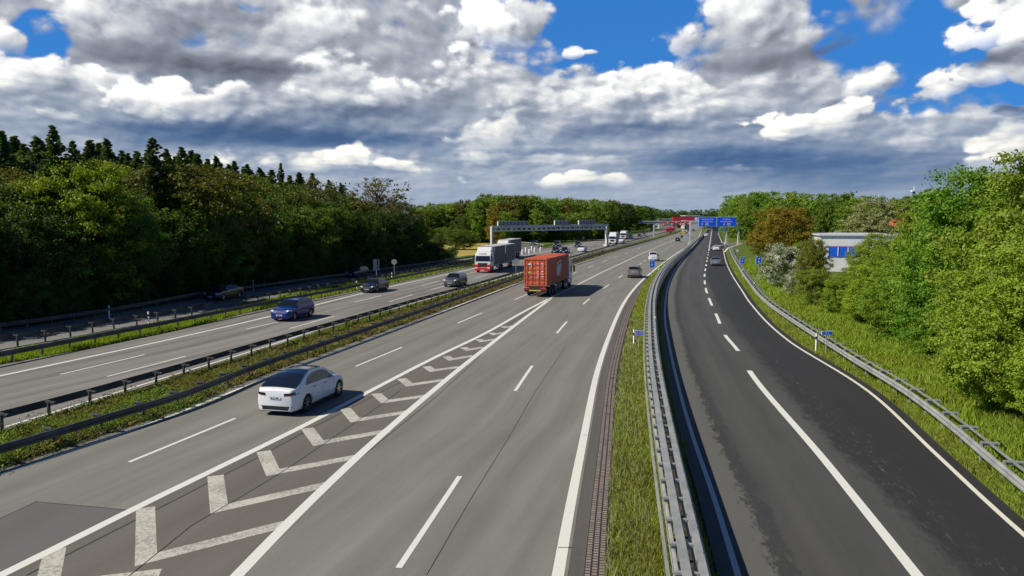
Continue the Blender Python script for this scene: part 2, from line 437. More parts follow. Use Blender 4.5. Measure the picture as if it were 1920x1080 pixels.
# left edge line of the outer (shaded) slip road, its right edge, etc.
C_outer_rail = Curve2([(0, 608), (200, 580), (383, 548), (480, 535), (640, 514), (760, 498), (876, 482)], .70)
C_outer_l = Curve2([(0, 622), (200, 593), (383, 561), (480, 545), (640, 520), (760, 502), (880, 482)])
C_outer_r = Curve2([(0, 665), (160, 632), (300, 607), (407, 584), (520, 557), (640, 534), (760, 510), (880, 488)])
C_strip_rail = Curve2([(0, 664), (317, 603), (480, 571), (640, 541), (760, 517), (880, 494)], .62)
C_postT = Curve2([(42, 626), (135, 611), (217, 597), (288, 587), (350, 577), (407, 567), (600, 534), (760, 509), (876, 488)], .75)
C_lc_l = Curve2([(0, 684), (300, 627), (480, 583), (640, 551), (760, 526), (880, 499), (980, 475), (1100, 452.5), (1180, 441), (1240, 431.5), (1290, 422)])
C_lc_line = Curve2([(0, 705), (270, 647), (512, 592), (675, 551), (880, 505), (960, 484), (1030, 470), (1130, 451), (1200, 440), (1262, 428)])
C_lc_r = Curve2([(0, 810), (160, 760), (287, 720), (480, 660), (627, 612), (772, 571), (880, 540), (960, 518), (1060, 489), (1140, 468), (1190, 455), (1230, 443), (1270, 432), (1300, 423)])
C_medA = Curve2([(8, 772), (162, 732), (286, 698), (386, 670), (506, 636), (627, 603), (696, 584), (772, 563), (880, 534), (972, 508), (1060, 484), (1140, 462), (1190, 449.5), (1230, 439), (1270, 429), (1295, 422)], .72)
C_medB = Curve2([(0, 842), (170, 792), (333, 743), (480, 687), (640, 633), (770, 589), (900, 545), (976, 519), (1080, 489), (1140, 471), (1190, 458), (1230, 447), (1270, 435), (1292, 427), (1306, 420)], .62)
C_rc_pave = Curve2([(0, 882), (58, 862), (240, 802), (480, 708), (640, 650), (770, 603), (900, 553), (976, 527), (1080, 493), (1140, 474), (1190, 460.5), (1230, 449), (1270, 437.5), (1292, 429), (1306, 422)])
C_rc_line = Curve2([(0, 890), (58, 871), (240, 809), (480, 717), (640, 657), (770, 608), (900, 557.5), (976, 530), (1080, 496), (1140, 476.5), (1190, 462.5), (1230, 450.5), (1270, 438.5), (1292, 430), (1306, 422.5)])
C_dash1 = Curve2([(242, 866.5), (441, 784.5), (667, 687), (754, 651), (858, 606), (903, 587), (960, 564), (1070, 515), (1143, 486), (1163, 479), (1192, 467.5), (1222.5, 457), (1245, 449), (1275, 439)])
C_goreL = Curve2([(3, 1078), (180, 990), (290, 935), (395, 884), (566, 800), (677, 742), (810, 673), (900, 630), (985, 583), (1030, 560), (1075, 538), (1130, 510), (1173, 490), (1194, 480), (1221, 468), (1247, 457), (1266, 449), (1290, 438)])
C_goreR = Curve2([(446.0, 1078), (521.1, 1000), (592.0, 930), (666.3, 860), (733.1, 800), (797.1, 745), (851.3, 700), (901.2, 660), (946.1, 625), (985.5, 595), (1031.4, 561)])
C_dash2 = Curve2([(748, 1064), (862, 893), (966, 733), (998, 686), (1044, 625), (1062, 604), (1094, 570), (1113, 560 - 6), (1146, 531), (1180, 508), (1211.7, 488), (1242, 471), (1261, 460), (1278, 451)])
C_rc_r = Curve2([(1046, 1080), (1057, 1017), (1095, 818), (1117, 708), (1144, 625), (1175, 560), (1207, 523), (1225, 508), (1247.5, 490), (1273, 472), (1296, 458), (1312, 440)])
C_gut_r = Curve2([(1138, 1080), (1146, 900), (1153, 780), (1162, 700), (1180, 610), (1195, 556), (1212, 526), (1228, 508), (1250, 490), (1275, 472), (1297, 458), (1313, 440)])
C_railA = Curve2([(1265, 1070), (1250, 973), (1233, 858), (1219, 753), (1210, 656), (1210, 608), (1214, 560), (1221, 530), (1233, 508), (1249, 489), (1274, 469), (1297, 452), (1316, 436)], .62)
C_railC = Curve2([(1297, 1065), (1269, 926), (1247, 810), (1226, 680), (1221, 608), (1222, 560), (1229, 530), (1241, 508), (1257, 489), (1281, 469), (1302, 452), (1320, 436)], 1.10)
C_rr_line = Curve2([(1409, 1080), (1366, 955), (1313, 815), (1277, 700), (1262, 640), (1254, 600), (1254, 560), (1259, 532), (1266, 512), (1277, 495), (1293, 472), (1310, 452), (1322, 437)])
C_rr_mid = Curve2([(1720, 1080), (1560, 880), (1405, 695), (1384, 658), (1360, 629), (1346, 597), (1332, 566), (1324, 544), (1321.5, 530), (1321, 518), (1322.5, 505), (1325, 492), (1329, 470), (1331.7, 453), (1334, 437), (1335.5, 430)])
C_rr_edge = Curve2([(1975, 1050), (1920, 1003), (1762, 858), (1640, 743), (1480, 640), (1408, 570), (1390, 543), (1375, 520), (1367, 505), (1361, 490), (1357, 473), (1354, 458), (1347, 440), (1343, 430)])
C_rightrail = Curve2([(1925, 914), (1862, 862), (1780, 793), (1700, 733), (1600, 672), (1530, 628), (1440, 568), (1400, 523), (1383, 497), (1373, 480), (1369, 470)], .70)

# ------------------------------------------------------------------ ground materials
def gmat(name):
    m = bpy.data.materials.new(name); m.use_nodes = True; t = m.node_tree
    return m, t, t.nodes['Principled BSDF']
def asphalt(name, c0, c1, streak, joints=0.0, stain=.5, warm=0.0):
    """road surface: fine grain, broad blotches and wear streaks running along the lanes (UV: metres across, metres along)"""
    m, t, b = gmat(name)
    uv = t.nodes.new('ShaderNodeUVMap'); uvs = E(t, uv.outputs[0])
    sp = t.nodes.new('ShaderNodeSeparateXYZ'); t.links.new(uvs.s, sp.inputs[0]); u, v = E(t, sp.outputs[0]), E(t, sp.outputs[1])
    gp = t.nodes.new('ShaderNodeNewGeometry'); pos = E(t, gp.outputs['Position'])
    fine = noise(t, pos, 28.0, 3, .7); mid = noise(t, pos, 5.0, 4, .7); big = noise(t, pos, .22, 4, .55)
    lng = noise(t, vec(t, u * 1.3, v * .035, 0.0), 1.0, 4, .6)
    blot = noise(t, vec(t, u * .9, v * .12, 5.0), 1.0, 5, .6)
    lane = ((u * (2 * PI / 1.85))._m('COSINE') * .5 + .5)
    k = (fine - .5) * .95 + (big - .5) * .35 + (lng - .5) * streak * 2.2 + (blot - .5) * stain - lane * .16 + (mid - .5) * .30
    col = mixc(t, (k + .5).cl(), c0, c1)
    # dark polished stains
    st = (noise(t, vec(t, u * .55, v * .05, 9.0), 1.0, 6, .65)).step(.60, .72)
    col = mixc(t, st * .35 * streak, col, tuple(x * .55 for x in c0))
    t.links.new(col.s, b.inputs['Base Color'])
    t.links.new((fine * .2 + .68).s, b.inputs['Roughness']); b.inputs['Specular IOR Level'].default_value = .35
    bn = t.nodes.new('ShaderNodeBump'); bn.inputs['Strength'].default_value = .25; bn.inputs['Distance'].default_value = .01
    t.links.new(fine.s, bn.inputs['Height']); t.links.new(bn.outputs[0], b.inputs['Normal'])
    return m, t, b, u, v, col, pos
M_left, *_ = asphalt('left_asphalt', (.125, .118, .110), (.275, .262, .242), .9, stain=.5)
M_right, *_ = asphalt('right_asphalt', (.140, .137, .120), (.238, .234, .208), .55, stain=.85)
M_gore, *_ = asphalt('gore_asphalt', (.100, .092, .078), (.172, .158, .135), .3, stain=.4)
M_outer, *_ = asphalt('outer_asphalt', (.13, .13, .125), (.25, .245, .235), .6)
M_patch, *_ = asphalt('patch_asphalt', (.098, .096, .094), (.150, .147, .143), .3)
# slip road: dark new asphalt, blacker towards its right edge, grey scuffs
M_dark, t, b, u, v, col, pos = asphalt('dark_asphalt', (.044, .044, .043), (.088, .088, .086), .5, stain=.55)
n1 = noise(t, vec(t, u * .5, v * .06, 2.0), 1.0, 4, .6); n2 = noise(t, vec(t, u * 2.0, v * .25, 4.0), 1.0, 6, .7)
n5 = noise(t, vec(t, u * 3.0, v * 1.3, 6.0), 1.0, 6, .78)
dk = (u + (n1 - .5) * 2.2 + (n5 - .5) * 2.6).step(5.0, 5.9)
col = mixc(t, dk * .8, col, (.016, .016, .017))
scf = noise(t, vec(t, u * 6.0, v * 1.3, 4.0), 1.0, 6, .78).step(.55, .68) * (u + (n1 - .5) * 2.0).step(5.2, 6.2) * (u + (n1 - .5) * 2.0).step(7.4, 6.4)
col = mixc(t, scf * .6, col, (.15, .15, .145))
n6 = noise(t, vec(t, u * 7.0, v * 3.0, 1.0), 1.0, 5, .8); uu = u + (n5 - .5) * 1.3 + (n6 - .5) * 1.1 + (n1 - .5) * .5
ed = uu.step(1.25, 1.45) * uu.step(1.95, 1.7)
col = mixc(t, ed * .55, col, (.024, .024, .024))
ed2 = uu.step(1.45, 1.25)
col = mixc(t, ed2 * .45, col, (.15, .145, .13))
t.links.new(col.s, b.inputs['Base Color'])

M_grass, t, b = gmat('grass_soil')
gp = t.nodes.new('ShaderNodeNewGeometry'); pos = E(t, gp.outputs['Position'])
g1 = noise(t, pos, .35, 5, .6); g2 = noise(t, pos, 6.0, 5, .7)
c = mixc(t, g1.step(.35, .65), (.055, .105, .012), (.115, .165, .022)); c = mixc(t, g2.step(.45, .75) * .5, c, (.16, .15, .05))
t.links.new(c.s, b.inputs['Base Color']); b.inputs['Roughness'].default_value = .9; b.inputs['Specular IOR Level'].default_value = .15
bn = t.nodes.new('ShaderNodeBump'); bn.inputs['Strength'].default_value = .8; bn.inputs['Distance'].default_value = .12
t.links.new(g2.s, bn.inputs['Height']); t.links.new(bn.outputs[0], b.inputs['Normal'])
M_soil = mat('dark_soil', (.035, .030, .020), .95, noise_amt=.5, nscale=3.0, bump=.6)
# road paint, worn at the edges
def paint(name, c, wear):
    m, t, b = gmat(name)
    gp = t.nodes.new('ShaderNodeNewGeometry'); pos = E(t, gp.outputs['Position'])
    n = noise(t, pos, 9.0, 6, .75); n2 = noise(t, pos, .8, 3, .6)
    cc = mixc(t, (n * .75 + n2 * .35).step(wear, wear + .14), c, tuple(x * .55 for x in c))
    t.links.new(cc.s, b.inputs['Base Color']); b.inputs['Roughness'].default_value = .6
    return m
M_white = paint('road_paint', (.68, .68, .63), .62)
M_worn = paint('worn_road_paint', (.52, .50, .44), .50)
M_pale = paint('pale_road_paint', (.60, .58, .54), .62)
M_yel = paint('cream_road_paint', (.68, .66, .57), .62)

# ------------------------------------------------------------------ strips
def strip(name, cl, cr, y0, y1, z, m, offl=0.0, offr=0.0, ny=150, nx=3, **kw):
    """a sheet between two plan curves; UV in metres"""
    ys = np.geomspace(y0, y1, ny); mb = MB(); vs = []; uvs = []; s_ = 0.0; prev = None
    for y in ys:
        a = cl.pt(y, offl, z) if isinstance(cl, Curve2) else Vector((cl(y), y, z)); b_ = cr.pt(y, offr, z) if isinstance(cr, Curve2) else Vector((cr(y), y, z))
        if prev is not None: s_ += ((a + b_) / 2 - prev).length
        prev = (a + b_) / 2; w = (b_ - a).length
        for k in range(nx + 1):
            vs.append(a.lerp(b_, k / nx)); uvs.append((w * k / nx, s_))
    fs = []; fu = []
    for i in range(ny - 1):
        for k in range(nx):
            q = (i*(nx+1)+k, i*(nx+1)+k+1, (i+1)*(nx+1)+k+1, (i+1)*(nx+1)+k); fs.append(q); fu.append([uvs[j] for j in q])
    mb.add(vs, fs, 0, fu); return mb.build(name, m, **kw)

def ribbon(mb, c, y0, y1, w, z, m=0, off=0.0, step=None):
    ys = [y0]
    while ys[-1] < y1: ys.append(min(y1, ys[-1] + (step or max(.8, ys[-1] * .03))))
    vs = []
    for y in ys: vs += [c.pt(y, off - w / 2, z), c.pt(y, off + w / 2, z)]
    mb.add(vs, [(2*i, 2*i+1, 2*i+3, 2*i+2) for i in range(len(ys) - 1)], m)
FAR = 1500.0
# ground sheet to the horizon
G = 9000.0
mb = MB(); gx = [-G, -1500, -400, -120, -60, -30, 0, 30, 60, 120, 400, 1500, G]; gy = [-60, 0, 30, 60, 100, 160, 260, 420, 700, 1200, 2500, 5000, G]
vs = [(x, y, -.06) for y in gy for x in gx]; n = len(gx)
mb.add(vs, [(j*n+i, j*n+i+1, (j+1)*n+i+1, (j+1)*n+i) for j in range(len(gy)-1) for i in range(n-1)]); mb.build('ground', M_grass, kind='structure')
ground_under = lambda y: 0
strip('slip_road_left', C_outer_l, C_outer_r, 9, 215, 0.0, M_outer, offl=-.9, offr=0, kind='structure')
strip('left_carriageway', C_lc_l, C_lc_r, 9, FAR, 0.0, M_left, offr=0, kind='structure')
strip('right_carriageway', C_rc_pave, C_rc_r, 8, FAR, 0.0, M_right, offr=.22, kind='structure', nx=6)
# right slip road
strip('slip_road_right', C_rr_line, C_rr_edge, 8, FAR, 0.0, M_dark, offl=-.75, offr=.45, kind='structure', nx=6)

# ------------------------------------------------------------------ painted markings: one object per continuous line or row of dashes
Zm = .006
def solid(label, c, y0, y1, w, m=M_white, off=0.0, z=Zm, cat='road marking'):
    mb = MB(); ribbon(mb, c, y0, y1, w, z, 0, off); return mb.build('road_marking', m, kind='structure')
def dashes(label, c, spans, w, m=M_white, off=0.0, z=Zm):
    mb = MB()
    for a, b_ in spans: ribbon(mb, c, a, b_, w, z, 0, off)
    return mb.build('road_marking', m, kind='structure')
def every(c, ystart, yend, on, period):
    out = []; y = ystart
    while y < yend:
        t = c.tan(y).y; out.append((y, y + on * t)); y += period * t
    return out
solid('', C_lc_line, 9, 900, .26)
solid('', C_lc_r, 9, 700, .16, m=M_white, off=-.42)
solid('', C_rc_line, 8, 900, .17)
solid('', C_goreL, 8, YD(560), .30)
solid('', C_goreL, YD(560) + .01, 520, .26, m=M_pale)
solid('', C_goreR, 8, YD(560.5), .32)
solid('', C_rc_r, 8, 600, .28, z=.0065)
solid('', C_rr_line, 8, 420, .15, off=-.30)
solid('', C_rr_edge, 8, 210, .16, m=M_yel)
solid('', C_rr_edge, 262, 480, .16, m=M_white)
dashes('', C_dash1, [(YD(866.5), YD(784.5)), (YD(687), YD(651)), (YD(606), YD(586.5))] + every(C_dash1, YD(606) + 17.3, 500, 5.8, 17.8), .15)
dashes('', C_dash2, [(YD(1065), YD(893)), (YD(733), YD(686)), (YD(625), YD(603)), (YD(570.5), YD(560))] + every(C_dash2, YD(541), YD(494), 5.5, 16.5) + every(C_dash2, YD(491), 420, 6, 12.0), .16)
# lane dashes of the left carriageway
C_ld1 = Curve2([(113, 702), (271, 665), (462, 617), (512, 606), (664, 567), (714, 554.5), (790, 536), (824, 527), (960, 493), (1060, 471), (1140, 454), (1210, 441), (1275, 427)])
C_ld2 = Curve2([(201, 706), (348, 668), (543, 616), (627, 592.5), (729, 566), (774, 552.5), (880, 524), (960, 503), (1060, 478), (1140, 460), (1200, 447), (1245, 437), (1285, 426)])
dashes('', C_ld1, [(YD(702), YD(665)), (YD(617), YD(604)), (YD(567), YD(554.5)), (YD(536), YD(527))] + every(C_ld1, YD(514), 420, 6, 18), .15)
dashes('', C_ld2, [(YD(706), YD(668)), (YD(616), YD(592.5)), (YD(566), YD(552.5))] + every(C_ld2, YD(543), 420, 6, 18), .15)
# right slip road: long line, broad blocks, then a line again
solid('', C_rr_mid, 8, YD(695), .28)
dashes('', C_rr_mid, [(YD(658), YD(628)), (YD(607), YD(588)), (YD(573), YD(559)), (YD(550), YD(540)), (YD(533), YD(526)), (YD(519), YD(513.5)), (YD(508), YD(503.5)), (YD(499), YD(495.5)), (YD(491), YD(488)), (YD(485), YD(482.5)), (YD(479), YD(477)), (YD(474.5), YD(472.8))], .24)
solid('', C_rr_mid, YD(470.5), 640, .24)
# chevrons of the hatched gore (corner and arm ends traced at their centre lines)
mb = MB()
chev = [((103, 1030), (88, 1100), (300, 1075)), ((273, 952), (274, 1049), (537, 982)), ((404, 892), (411, 954), (615, 908)), ((494, 846), (512, 886), (672, 856)), ((576, 803), (597, 831), (727, 808)), ((647, 766), (666, 788), (767, 772)), ((705, 738), (722, 753), (802, 742)),
        ((753, 710), (768, 722), (834, 712)), ((799, 687), (811, 695), (861, 688)), ((836, 668), (846, 674), (888, 667)), ((868, 651), (877, 656), (908, 651)), ((897, 636), (904, 640), (930, 636)), ((921, 624), (927, 627), (948, 623)), ((943, 612), (948, 614), (964, 611))]
for (a, c_, e) in chev:
    A_, C_, E_ = U(*a), U(*c_), U(*e); k = 1.0
    wL = .52; 
    d1 = (A_ - C_).normalized(); d2 = (E_ - C_).normalized(); n1 = Vector((-d1.y, d1.x, 0)); n2 = Vector((-d2.y, d2.x, 0))
    wL = .48; wR = .46
    # mitred chevron
    def isect(p, d, q, e2):
        den = d.x * e2.y - d.y * e2.x; t_ = ((q.x - p.x) * e2.y - (q.y - p.y) * e2.x) / den; return p + d * t_
    o1 = isect(C_ + n1 * wL / 2, d1, C_ - n2 * wR / 2, d2); o2 = isect(C_ - n1 * wL / 2, d1, C_ + n2 * wR / 2, d2)
    zz = Vector((0, 0, .0055))
    mb.add([A_ + n1 * wL / 2 + zz, A_ - n1 * wL / 2 + zz, o2 + zz, o1 + zz, E_ + n2 * wR / 2 + zz, E_ - n2 * wR / 2 + zz], [(0, 1, 2, 3), (3, 2, 4, 5)])
mb.build('road_marking', M_worn, kind='structure')
strip('gore_surface', C_goreL, C_goreR, 8, YD(566), .003, M_gore, kind='structure', ny=60)
# darker repair patch lower left, cracks
mb = MB(); pts = [U(0, 972), U(70, 941), U(248, 957), U(3, 1079), U(-250, 1200), U(-420, 1120)]
mb.add([p + Vector((0, 0, .003)) for p in pts], [tuple(range(6))[::-1]], 0, [[(p.x, p.y) for p in pts][::-1]]); mb.build('road_patch', M_patch, kind='structure')
M_crack = mat('tar_joint', (.02, .02, .02), .5)
mb = MB()
def crack(pts, w, z=.0075, m=0):
    q = [U(*p) for p in pts]
    for a, b_ in zip(q, q[1:]):
        d = (b_ - a).normalized(); n_ = Vector((-d.y, d.x, 0)) * w / 2; zz = Vector((0, 0, z))
        mb.add([a + n_ + zz, a - n_ + zz, b_ - n_ + zz, b_ + n_ + zz], [(0, 1, 2, 3)], m)
crack([(0, 972), (70, 940)], .03, .0045); crack([(70, 941), (248, 957)], .03, .0045)
crack([(225, 1094), (360, 985), (480, 915), (540, 878), (640, 810), (670, 790), (730, 748), (752, 730)], .03)
crack([(50, 1079), (300, 952), (480, 860), (590, 800), (760, 712)], .05, .0045)
crack([(680, 855), (820, 742), (900, 668)], .03, .0045)
crack([(800, 1078), (880, 940), (960, 810), (1000, 740), (1060, 650)], .018, .0045)
crack([(1046, 1027), (1072, 1027)], .03, .0115); crack([(1093, 816), (1104, 816)], .03, .0115); crack([(1115, 711), (1122, 711)], .03, .0115)
mb.build('road_joint', M_crack, kind='structure')

# gutter: asphalt margin, dark channel, then three rows of small concrete blocks
M_blk, t, b = gmat('gutter_blocks')
uv = t.nodes.new('ShaderNodeUVMap'); br = t.nodes.new('ShaderNodeTexBrick'); t.links.new(uv.outputs[0], br.inputs[0])
br.offset = .5; br.inputs['Scale'].default_value = 1.0; br.inputs['Brick Width'].default_value = .14; br.inputs['Row Height'].default_value = .16; br.inputs['Mortar Size'].default_value = .022
br.inputs['Color1'].default_value = (.27, .22, .19, 1); br.inputs['Color2'].default_value = (.19, .155, .14, 1); br.inputs['Mortar'].default_value = (.02, .018, .015, 1)
gp = t.nodes.new('ShaderNodeNewGeometry'); nz = noise(t, E(t, gp.outputs['Position']), 1.3, 5, .7)
c = mixc(t, nz.step(.55, .72), E(t, br.outputs[0]), (.025, .022, .020)); t.links.new(c.s, b.inputs['Base Color']); b.inputs['Roughness'].default_value = .85
bn = t.nodes.new('ShaderNodeBump'); bn.inputs['Strength'].default_value = .6; bn.inputs['Distance'].default_value = .01; t.links.new(br.outputs[1], bn.inputs['Height']); bn.invert = True; t.links.new(bn.outputs[0], b.inputs['Normal'])
M_margin, *_ = asphalt('margin_asphalt', (.07, .066, .06), (.15, .14, .125), .6)
strip('gutter_margin', C_rc_r, C_rc_r, 8, 300, -.004, M_margin, offl=.2, offr=.60, kind='structure')
def strip_rows(name, c, o0, o1, z, m):
    mb = MB(); ys = np.geomspace(8, 160, 220); vs = []; uvs = []; s_ = 0; pv = None
    for y in ys:
        a, b_ = c.pt(y, o0, z), c.pt(y, o1, z)
        if pv is not None: s_ += (a - pv).length
        pv = a; vs += [a, b_]; uvs += [(s_, 0.0), (s_, o1 - o0)]
    fs = [(2*i, 2*i+1, 2*i+3, 2*i+2) for i in range(len(ys)-1)]
    mb.add(vs, fs, 0, [[uvs[j] for j in q] for q in fs]); return mb.build(name, m, kind='structure')
strip_rows('gutter_paving', C_rc_r, .58, 1.06, -.001, M_blk)
strip('gutter_soil', C_rc_r, C_rc_r, 8, 300, -.008, M_soil, offl=1.0, offr=1.4, kind='structure')
# drainage kerb along the right edge of the median; dark strip carries the rail's shadow in its colour
M_kerb = mat('kerb_concrete', (.06, .057, .05), .9, noise_amt=.4, nscale=4, bump=.4)
strip('median_channel', C_rc_pave, C_rc_pave, 8, 400, -.004, M_soil, offl=-.75, offr=.05, kind='structure')
mb = MB(); mb.sweep(C_rc_pave.path(8, 380, off=-.42), [(-.09, -.02), (.09, -.02), (.07, .06), (-.07, .06)]); mb.build('kerb', M_kerb, kind='structure')
# strip between right double barrier and slip road: dark soil, its colour adding to the barrier's shade
strip('barrier_footing', C_gut_r, C_rr_line, 8, 500, -.03, M_soil, offl=1.4, offr=-.7, kind='structure')
# ------------------------------------------------------------------ guard rails
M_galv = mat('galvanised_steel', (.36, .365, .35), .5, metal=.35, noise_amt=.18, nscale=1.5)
M_galvd = mat('shaded_steel', (.085, .088, .085), .6, metal=.3, noise_amt=.35, nscale=1.2)  # galvanised steel with the shade of the beam faces put into its colour
W_PROF = [(-.045, -.155), (.0, -.14), (.035, -.10), (.035, -.055), (-.02, -.02), (-.02, .02), (.035, .055), (.035, .10), (.0, .14), (-.045, .155)]
def wprof(flip=1, t=.006):
    a = [(x * flip, z) for x, z in W_PROF]; b_ = [((x - t) * flip, z) for x, z in W_PROF][::-1]
    return a + b_
def post_mesh(name, h, sp, m):
    mb = MB(); mb.box((0, 0, h / 2 - .03), (.055, .10, h + .06), 0); return mb
def guard_rail(label, c, y0, y1, m, postoff=0.0, face=1, spacer=None, group=None, spacing=2.0, beams=((0.0, .62, 1),), tube=None, zt=.78, post_w=.06, cap_w=None):
    """beams: (offset, height, facing). posts every `spacing` metres, each a child; beyond 100 the rest as one child"""
    root = thing('guard_rail', label, 'guard rail', (0, 0, 0), 0, group)
    for (off, z, fc) in beams:
        mb = MB(); mb.sweep(c.path(y0, y1, off=off, z=z), wprof(fc)); mb.build('beam', m, root)
    if tube:
        off, z, w = tube; mb = MB(); mb.sweep(c.path(y0, y1, off=off, z=z), [(-w/2, -w/2), (w/2, -w/2), (w/2, w/2), (-w/2, w/2)]); mb.build('rail_tube', m, root)
    pm = MB(); pm.box((0, 0, zt / 2 - .04), (post_w, .11, zt + .08))
    if spacer: 
        a, b_, zz = spacer; pm.box(((a + b_) / 2, 0, zz), (abs(b_ - a), .10, .05)); pm.box(((a + b_) / 2, 0, zz - .07), (abs(b_ - a) * .8, .02, .09))
    if cap_w: pm.box((0, 0, zt + .012), (cap_w, .12, .018))
    first = None; far = MB(); n_ = 0
    for (p, t, y) in c.arc(y0 + .5, y1, spacing, off=postoff):
        n_ += 1; rz = math.atan2(-t.x, t.y)
        if n_ <= 98:
            if first is None: first = pm.build('post', m, root, loc=(p.x, p.y, 0)); o = first
            else: o = first.copy(); COL.objects.link(o); o.location = (p.x, p.y, 0)
            o.rotation_euler = (0, 0, rz)
        elif n_ % 2 == 0: far.box((p.x, p.y, zt / 2), (post_w, .11, zt), rot=rz)
    if far.v: far.build('post', m, root, kind='stuff')
    return root
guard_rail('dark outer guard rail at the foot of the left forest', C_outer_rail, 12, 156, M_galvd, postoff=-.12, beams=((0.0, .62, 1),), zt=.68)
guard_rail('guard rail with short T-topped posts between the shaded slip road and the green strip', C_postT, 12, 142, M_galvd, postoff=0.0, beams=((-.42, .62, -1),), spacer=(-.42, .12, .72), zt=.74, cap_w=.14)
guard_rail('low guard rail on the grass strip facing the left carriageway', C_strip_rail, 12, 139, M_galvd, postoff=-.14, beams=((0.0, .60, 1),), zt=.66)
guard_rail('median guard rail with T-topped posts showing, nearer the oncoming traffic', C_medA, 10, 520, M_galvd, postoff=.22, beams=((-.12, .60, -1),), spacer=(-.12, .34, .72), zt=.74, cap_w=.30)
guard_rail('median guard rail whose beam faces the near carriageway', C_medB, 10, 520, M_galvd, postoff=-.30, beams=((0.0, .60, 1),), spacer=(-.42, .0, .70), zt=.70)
# heavy double barrier between the main carriageway and the right slip road
db = guard_rail('heavy double guard rail with ladder-like top between main carriageway and dark slip road', C_railC, 7, 620, M_galv, postoff=-.05, spacing=1.35,
           beams=((-.28, .72, -1), (.30, .72, 1), (.30, .38, 1)), spacer=(-.33, .20, 1.04), zt=1.06)  # lowest beam added so that the barrier's shadow is solid
for off, z, w, h in ((-.12, 1.10, .19, .06), (.22, 1.10, .15, .06), (-.46, .90, .07, .06), (.40, .80, .04, .10)):
    mb = MB(); mb.sweep(C_railC.path(7, 620, off=off, z=z), [(-w/2, -h/2), (w/2, -h/2), (w/2, h/2), (-w/2, h/2)]); mb.build('rail_tube', M_galv, db)
guard_rail('bright guard rail with ladder-like back along the right grass verge', C_rightrail, 10, 205, M_galv, postoff=.26, beams=((0.0, .62, -1),), tube=(.52, .70, .06), spacer=(0.0, .54, .72), zt=.72)
# ------------------------------------------------------------------ vegetation
def leafmat(name, trans=.35, rough=.55, var=.35, flowers=None):
    """leaf colour comes from each object's own colour, varied leaf by leaf and clump by clump"""
    m = bpy.data.materials.new(name); m.use_nodes = True; t = m.node_tree; b = t.nodes['Principled BSDF']
    oi = t.nodes.new('ShaderNodeObjectInfo'); tc_ = t.nodes.new('ShaderNodeTexCoord'); obj = E(t, tc_.outputs['Object'])
    n1 = noise(t, obj, 5.0, 2, .6); n2 = noise(t, obj, .45, 2, .5)
    k = (n1 - .5) * var * 2.6 + (n2 - .5) * var * 1.6 + 1.0
    vm = t.nodes.new('ShaderNodeVectorMath'); vm.operation = 'SCALE'; t.links.new(oi.outputs['Color'], vm.inputs[0]); t.links.new(k.s, vm.inputs['Scale'])
    hs = t.nodes.new('ShaderNodeHueSaturation'); t.links.new(vm.outputs[0], hs.inputs['Color'])
    t.links.new(((n2 - .5) * .05 + .5).s, hs.inputs['Hue'])
    col = E(t, hs.outputs[0])
    if flowers is not None:
        w = voro(t, obj, 3.4, 0); fm = (noise(t, obj, 1.1, 3, .6) + (n1 - .5) * .7).step(*flowers); col = mixc(t, fm, col, (.62, .62, .55))
    t.links.new(col.s, b.inputs['Base Color']); b.inputs['Roughness'].default_value = rough; b.inputs['Specular IOR Level'].default_value = .25
    tr = t.nodes.new('ShaderNodeBsdfTranslucent'); 
    v2 = t.nodes.new('ShaderNodeVectorMath'); v2.operation = 'MULTIPLY'; t.links.new(col.s, v2.inputs[0]); v2.inputs[1].default_value = (1.3, 1.35, .5)
    t.links.new(v2.outputs[0], tr.inputs['Color'])
    ms = t.nodes.new('ShaderNodeMixShader'); ms.inputs[0].default_value = trans; t.links.new(b.outputs[0], ms.inputs[1]); t.links.new(tr.outputs[0], ms.inputs[2])
    t.links.new(ms.outputs[0], t.nodes['Material Output'].inputs['Surface']); return m
M_leaf = leafmat('broad_leaf'); M_needle = leafmat('spruce_needle', .22, .6, .35); M_haw = leafmat('hawthorn_leaf', .3, .6, .3, flowers=(.46, .56))
M_bark = mat('bark', (.085, .070, .052), .95, noise_amt=.45, nscale=9, bump=.7)
M_twig = mat('twig_bark', (.14, .12, .095), .95, noise_amt=.4, nscale=9)

def cards_mesh(name, V, m, quad=True):
    """V: (n, k, 3) corners of n little leaves"""
    n, k = V.shape[0], V.shape[1]; me = bpy.data.meshes.new(name)
    me.vertices.add(n * k); me.vertices.foreach_set('co', V.reshape(-1).astype(np.float32))
    me.loops.add(n * k); me.loops.foreach_set('vertex_index', np.arange(n * k, dtype=np.int32))
    me.polygons.add(n); me.polygons.foreach_set('loop_start', np.arange(0, n * k, k, dtype=np.int32)); me.polygons.foreach_set('loop_total', np.full(n, k, dtype=np.int32))
    me.materials.append(m); me.update(calc_edges=True); return me
def unit(a): return a / np.maximum(np.linalg.norm(a, axis=-1, keepdims=True), 1e-9)
def leaves(C, out, size, rs, asp=.62, flat=.5):
    """diamond leaves at centres C; out = preferred normals"""
    n = len(C); N = unit(out * flat + rs.normal(size=(n, 3)) * .75 + np.array([0, 0, .35]))
    T = unit(np.cross(N, rs.normal(size=(n, 3)))); B = np.cross(N, T)
    s_ = size * rs.uniform(.6, 1.35, (n, 1)); w = s_ * asp
    return np.stack([C - T * s_ * .5, C + B * w * .5 + N * s_ * .08, C + T * s_ * .5, C - B * w * .5 + N * s_ * .08], axis=1)
